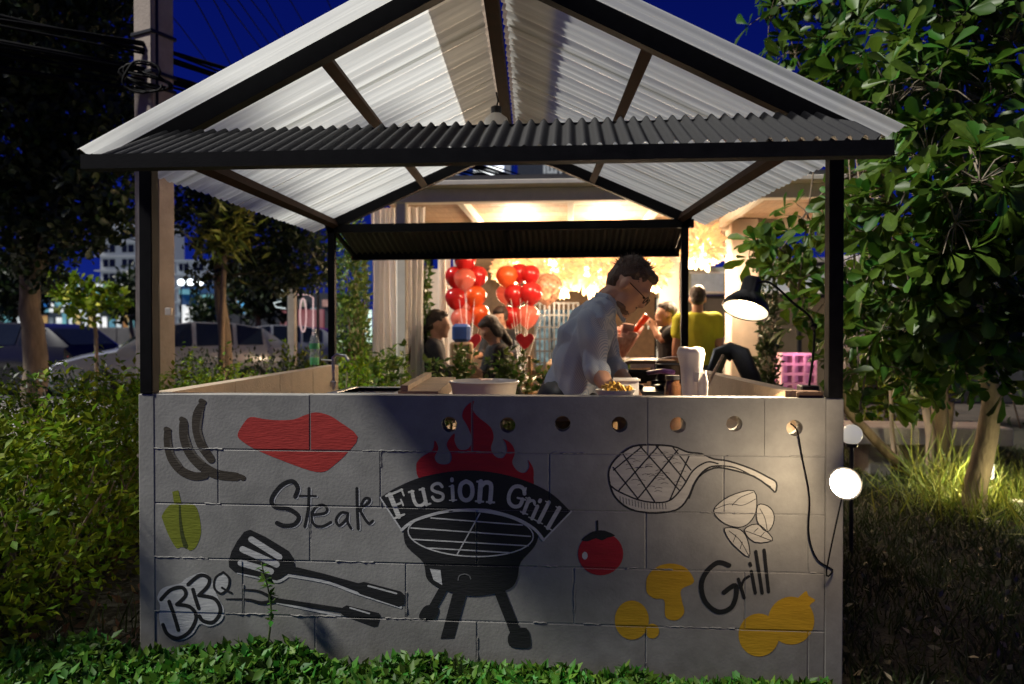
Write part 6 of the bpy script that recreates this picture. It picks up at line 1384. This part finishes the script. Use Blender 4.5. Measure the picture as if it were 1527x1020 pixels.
# ---- hedges and bushes
def bush(name, lab, clumps, dens, size, lm, cat='bush', stems=5, leaf=LEAF_SM, group=None, up=.4, shoots=0):
    c0 = np.mean([c for c, r in clumps], axis=0); t = thing(name, lab, cat, (c0[0], c0[1], 0), 0, group)
    for c, r in clumps:
        r_ = r if np.isscalar(r) else r[0]
        for k in range(stems):
            a = Vector((c[0]+random.uniform(-.3, .3)*r_, c[1]+random.uniform(-.3, .3)*r_, -.03)); b = Vector((c[0]+random.uniform(-.7, .7)*r_, c[1]+random.uniform(-.7, .7)*r_, c[2]+random.uniform(0, .6)*(r if np.isscalar(r) else r[2])))
            if b.z > .1: MB().tube([a, a.lerp(b, .5)+Vector((random.uniform(-.05, .05), random.uniform(-.05, .05), 0)), b], [.012, .008, .003], 5).build('stem', M_bark, t, smooth=True)
    F, T = bush_leaves(clumps, dens, size, up)
    if shoots:
        F, T = [F], [T]
        for c, r in clumps:
            for k in range(shoots):
                a = np.array((c[0]+random.uniform(-.9, .9)*r[0], c[1]+random.uniform(-.9, .9)*r[1], c[2]+r[2]*.55)); h = random.uniform(.12, .34)*(1.6 if random.random() < .12 else 1); d0 = unit(np.array((random.gauss(0, .25), random.gauss(0, .25), 1.)))
                m_ = 16; u = rng.random(m_)[:, None]; d = unit(rng.normal(size=(m_, 3))*np.array([1, 1, .4])+np.array([0, 0, .6])); F.append(frames(d, rng.normal(size=(m_, 3))*.4+np.array([0, 0, 1.]), size*(.6+.7*rng.random(m_)), 1.15)); T.append(a+d0*h*(.25+.9*u))
        F, T = np.concatenate(F), np.concatenate(T)
    scatter('foliage', leaf, F, T, lm, t, 'stuff'); return t
cl = []
for k in range(16):
    y = -.1+k*.28; x = -1.95-.45*random.random()-.04*k; hz = .40+.08*random.random()-(.08 if k > 6 else 0); cl.append((np.array((x, y, hz)), np.array((.42, .34, .52))))
bush('clipped_hedge', 'yellow green leafy hedge growing along the stall side', cl, 120, .048, M_leaf_hedge, 'hedge', 3, shoots=16)
cl = [(np.array((-2.75-.5*(k % 3)-.3*random.random(), -.2+.45*(k//3)+.2*random.random(), .28+.14*random.random())), np.array((.42, .42, .48))) for k in range(12)]
bush('rounded_shrub', 'bright topped rounded shrub left of the mural wall', cl, 110, .052, M_leaf_hedge, 'bush', 3, shoots=16)
cl = [(np.array((-5.2+.55*k, 4.1+.2*(k % 2), .48)), np.array((.5, .4, .5))) for k in range(4)]
bush('dark_shrub', 'dark low shrub under the big street tree', cl, 60, .06, M_leaf_dark, 'bush', 3)
q = at(345, 535, 5.2); cl = [(np.array((q.x-.45+.3*k, 5.2, .58)), np.array((.3, .3, .55))) for k in range(5)]
bush('box_hedge', 'dark clipped hedge at the foot of the slim street tree', cl, 90, .05, M_leaf_dark, 'hedge', 2)
q = at(460, 520, 5.4); cl = [(np.array((q.x-.2+.2*k, 5.4, .62)), np.array((.22, .22, .55))) for k in range(3)]
bush('low_shrub', 'yellowish low shrub behind the green bottle', cl, 90, .06, M_leaf_hedge, 'bush', 2)
cl = [(np.array((-3.3-.09*k*k*.35-.1*(k % 2), -1.15+.36*k, 1.08)), np.array((.42, .4, 1.12))) for k in range(8)]  # row outside the frame, put in to keep sun off the hedge's lower leaves
bush('shade_shrub', 'tall dark shrub row out of view, added to shade the hedge', cl, 85, .10, M_leaf_dark, 'bush', 3)
# tall columnar plants by the curtain
for k, (px, Y, yt, w_, lab) in enumerate(((522, 4.6, 350, .20, 'tall narrow evergreen between rear post and blue banner'), (635, 3.95, 408, .05, 'thin climbing plant along the sheer curtain edge'), (538, 6.0, 400, .15, 'narrow evergreen in front of the light box'), (1145, 4.4, 440, .13, 'narrow dark plant right of the cloth column'))):
    c = at(px, 480, Y); zt = at(px, yt, Y).z; bush('columnar_plant', lab, [(np.array((c.x, Y, zt*(.2+.2*i))), np.array((w_*(1.1-.12*i), w_, zt*.16))) for i in range(5)], 240 if w_ > .1 else 420, .06, M_leaf_herb if k != 3 else M_leaf_dark, 'plant', 2)
c = at(534, 560, 3.3); bush('glowing_shrub', 'yellow lit shrub behind the sink tap', [(np.array((c.x-.08+.12*i, 3.3+.1*(i % 2), c.z-.1+.06*(i % 2))), np.array((.16, .15, .26))) for i in range(4)], 150, .055, M_leaf_hedge, 'bush', 4)
ul = thing('garden_uplight', 'small garden uplight hidden in the yellow lit shrub', 'lamp', (c.x+.05, 3.02, 0)); MB().lathe([(.04, 0), (.045, .12), (.05, .14)], 14, Matrix.Translation((c.x+.05, 3.02, 0))).build('housing', M_darkmetal, ul, smooth=40); MB().lathe([(0, .142), (.04, .142), (0, .146)], 14, Matrix.Translation((c.x+.05, 3.02, 0)), cap=False).build('lens', glow('uplight', (1, .85, .4), 6), ul)
lamp('POINT', 'garden_uplight_light', (c.x+.05, 2.98, .62), 5.5, (1, .85, .35), .05, ul)
def sprigs(name, lab, px, Y, n, h, spread, lm, size, zb=.0, wild=.25, group=None, cat='plant'):
    b = at(px, 560, Y); t = thing(name, lab, cat, (b.x, Y, zb), 0, group); F, T = [], []
    for k in range(n):
        a = Vector((b.x+random.uniform(-1, 1)*spread*.5, Y+random.uniform(-1, 1)*spread*.5, zb)); tip = a+Vector((random.uniform(-1, 1)*spread, random.uniform(-1, 1)*spread*.7, h*random.uniform(.86, 1.04)))
        mid = a.lerp(tip, .5)+Vector((random.uniform(-.03, .03), random.uniform(-.03, .03), .03)); pts = [Vector(q) for q in crom([tuple(a), tuple(mid), tuple(tip)], 7, False)]
        MB().tube(pts, [.006-.0045*i/14 for i in range(15)], 5).build('stem', mat('green_stem', (.09, .12, .04), .6), t, smooth=True)
        m_ = 44; u = .45+.55*rng.random(m_); P_ = np.array([list(pts[int(min(14, q*14))]) for q in u])
        d = unit(rng.normal(size=(m_, 3))*np.array([1, 1, .5])+np.array([0, 0, .35])); F.append(frames(d, np.tile([0, 0, 1.], (m_, 1))+rng.normal(size=(m_, 3))*.4, size*(.6+.7*rng.random(m_)), 1.3)); T.append(P_)
    scatter('foliage', LEAF_SM, np.concatenate(F), np.concatenate(T), lm, t, 'stuff'); return t
zt = lambda px, py, Y: at(px, py, Y).z
for px, Y, yt, n, sp_, lab in ((572, 2.95, 508, 9, .13, 'leafy herb rising behind the sink'), (690, 3.0, 512, 16, .16, 'bushy fine leaved herb behind the round basin'), (752, 3.0, 522, 14, .15, 'bushy herb below the bending woman'), (800, 3.05, 535, 10, .12, 'low herb beside the cook\'s back'), (915, 3.0, 528, 10, .13, 'leafy herb under the gift bouquet'), (648, 3.15, 540, 6, .08, 'small herb before the hoop chair')):
    sprigs('potted_herb', lab, px, Y, n, zt(px, yt, Y), sp_, M_leaf_herb, .07)

# ---- garden lamps and bench at the right
p = at(1270, 648, 1.6); t = thing('globe_lamp', 'round white globe lamp on a short stake near the flood lamp', 'lamp', (p.x, 1.6, 0))
MB().ell(p, .058, .058, .058, 20, 14).build('globe', mat('opal_globe', (.85, .85, .80), .25, emit=.35, ecol=(1, .92, .78)), t, smooth=True); MB().tube([(p.x, 1.6, 0), (p.x, 1.6, p.z-.05)], .012, 8).build('stake', M_darkmetal, t); MB().lathe([(.03, p.z-.07), (.034, p.z-.05), (.02, p.z-.045)], 14, Matrix.Translation((p.x, 1.6, 0))).build('collar', M_darkmetal, t, smooth=40)
p = at(1470, 702, 3.0); t = thing('box_lamp', 'small white box lamp glowing behind the pale trunk', 'lamp', (p.x, 3.0, 0))
MB().bev(p.x-.045, p.x+.05, 2.97, 3.05, p.z-.06, p.z+.06, .01).build('housing', glow('box_white', (1, .93, .72), 2.2), t); MB().tube([(p.x, 3.02, 0), (p.x, 3.02, p.z-.05)], .012, 8).build('stake', M_darkmetal, t)
lamp('POINT', 'box_lamp_light', (p.x-.12, 2.95, p.z+.0), 20, (1, .84, .45), .05, t)
p = atz(1522, 775); t = thing('ground_spot', 'white ground spot lamp in the long grass', 'lamp', (p.x, p.y, 0)); MB().lathe([(.035, 0), (.04, .09), (.052, .13), (.045, .13)], 18, Matrix.Translation(p)).build('housing', M_white, t, smooth=40); MB().lathe([(0, .128), (.043, .127), (0, .126)], 16, Matrix.Translation(p), cap=False).build('lens', glow('spot_white', (1, .95, .75), 5), t)
lamp('POINT', 'ground_spot_light', (p.x-.05, p.y-.1, .3), 5, (1, .85, .42), .05, t)
a, b = at(1252, 640, 4.2), at(1492, 640, 4.2); t = thing('concrete_bench', 'long low concrete bench slab behind the leaning stems', 'bench', ((a.x+b.x)/2, 4.2, 0)); za, zb = at(1400, 660, 4.2).z, at(1400, 634, 4.2).z
MB().bev(a.x, b.x, 4.0, 4.5, za, zb, .01).build('slab', M_conc, t)
for x in (a.x+.3, (a.x+b.x)/2, b.x-.3): MB().bev(x-.1, x+.1, 4.05, 4.45, 0, za, .01).build('leg', M_conc, t)
for k, (px, py, s_) in enumerate(((1330, 440, 1), (1340, 464, 1), (1352, 421, .5), (1399, 480, .8), (1424, 470, .7))):
    c = at(px, py, 5.2); t = thing('blue_lantern', 'small blue lantern light hanging beyond the tree leaves', 'lamp', c, 0, 'blue lanterns'); MB().bev(c.x-.05*s_, c.x+.06*s_, 5.17, 5.23, c.z-.03*s_, c.z+.03*s_, .01).build('glass', glow('blue_lantern', (.12, .10, 1), 2.2), t); MB().tube([(c.x, 5.2, c.z+.03*s_), (c.x, 5.2, 3.1)], .004, 4).build('wire', M_black, t)
bush('garden_shrub', 'warm lit shrub behind the concrete bench', [(np.array((at(1345, 600, 5.4).x-.3+.3*i, 5.4, .62)), np.array((.3, .25, .45))) for i in range(3)], 70, .07, M_leaf_hedge, 'bush', 3)
cl = [(np.array((4.6+.9*i, 7.5+.5*(i % 2), 1.3+.5*(i % 2))), np.array((.8, .6, 1.4))) for i in range(6)]
bush('dark_thicket', 'dark thicket closing the garden behind the pale trunk', cl, 9, .16, M_leaf_dark, 'bush', 3)
t = thing('boundary_wall', 'dark rendered boundary wall behind the garden thicket', 'wall', (8, 11.6, 0)); MB().box(4.0, 16, 11.5, 11.7, 0, 2.6).build('panel', mat('dark_render', (.05, .055, .06), .9, var=.3), t); MB().box(3.95, 16.05, 11.45, 11.75, 2.6, 2.68).build('coping', M_conc, t)

# ---- ground cover, lawn, litter
def field(name, lab, n, fx, mt, leaf, size, wid, cat, up=1.0):
    P_ = np.array([fx() for _ in range(n)]); d = rng.normal(size=(n, 3))*.55+np.array([0, 0, up]); sz = size*(.5+rng.random(n))
    o = scatter(name, leaf, frames(d, rng.normal(size=(n, 3)), sz, wid), P_, mt, None, 'stuff'); return tag(o, lab, cat)
def lawn_pt():
    while True:
        y = -2.3+8.2*random.random(); x = random.uniform(1.35, 5.2)
        if y < 3.2 or x > 2.4: return (x, y, random.uniform(-.01, .01))
field('lawn_grass', 'short dark lawn grass right of the stall', 60000, lawn_pt, M_grass, BLADE, .065, .11, 'grass')
field('tall_grass', 'long pale grass lit by the garden lamps', 2600, lambda: (lambda q: (q.x+random.gauss(0, .35), q.y+random.gauss(0, .35), 0))(atz(random.uniform(1470, 1560), random.uniform(735, 770))), M_grass_dry, BLADE, .24, .04, 'grass')
field('reed_grass', 'thin reeds around the leaning stems', 160, lambda: (lambda q: (q.x+random.gauss(0, .16), q.y-.1+random.gauss(0, .12), 0))(atz(1400, 730)), M_grass_dry, BLADE, .42, .035, 'grass')
field('path_litter', 'leaf litter on the bare earth left of the wall', 2600, lambda: (random.uniform(-5, -1.35), random.uniform(-2, 3), .01+random.random()*.02), mat('dead_leaf', (.13, .085, .04), .8, island=.5, transl=.1), LEAF_SM, .05, 1.3, 'leaf litter', .1)
field('fallen_leaves', 'small fallen leaves scattered on the dark lawn', 700, lambda: (random.uniform(1.4, 4.5), random.uniform(-1.8, 2.5), .035+random.random()*.02), mat('pale_litter', (.24, .22, .12), .6, island=.4), LEAF_SM, .035, 1.4, 'leaf litter', .1)
field('weed_grass', 'thin weeds on the earth left of the wall', 1500, lambda: (random.uniform(-4.5, -1.3), random.uniform(-1.8, .4), 0), M_grass, BLADE, .16, .05, 'grass', 1.2)
# creeping ground cover against the wall foot
F, T = [], []
def cover_h(x): return .03+.075*max(0, min(1, (.62-x)/1.5))+.06*noise.noise(Vector((x*3.1, 0, 5)))+.05*max(0, noise.noise(Vector((x*8, 2, 5))))
n = 26000; xs = rng.uniform(-1.75, 1.25, n); ys = -.03-.75*rng.random(n)**1.2
hs = np.array([max(.02, cover_h(x)*(1-.45*abs(y+.25))*(1+.5*noise.noise(Vector((x*6, y*6, 1))))) for x, y in zip(xs, ys)]); zs = hs*rng.random(n)**.6
d = unit(rng.normal(size=(n, 3))*np.array([1, 1, .6])+np.array([0, -.2, .5])); Fm = frames(d, np.tile([0, -.3, 1.], (n, 1))+rng.normal(size=(n, 3))*.5, .030+.030*rng.random(n), 1.25)
tag(scatter('ground_cover', LEAF_SM, Fm, np.stack([xs, ys, zs], -1), M_leaf_cover, None, 'stuff'), 'glossy green creeping ground cover along the wall foot', 'ground cover')
for k, (px, yt, Y) in enumerate(((395, 832, -.06),)):
    lab = ['tall thin weed sprouting before the painted spatula', 'weed tuft before the painted fork', 'weed tuft under the painted grill', 'weed tuft beside the BBQ lettering', 'weed tuft below the fork prongs', 'weed tuft left of the grill legs'][k]
    sprigs('wall_weed', lab, px, Y, 1 if k == 0 else 6, at(px, yt, Y).z, .03, M_leaf_cover, .032)
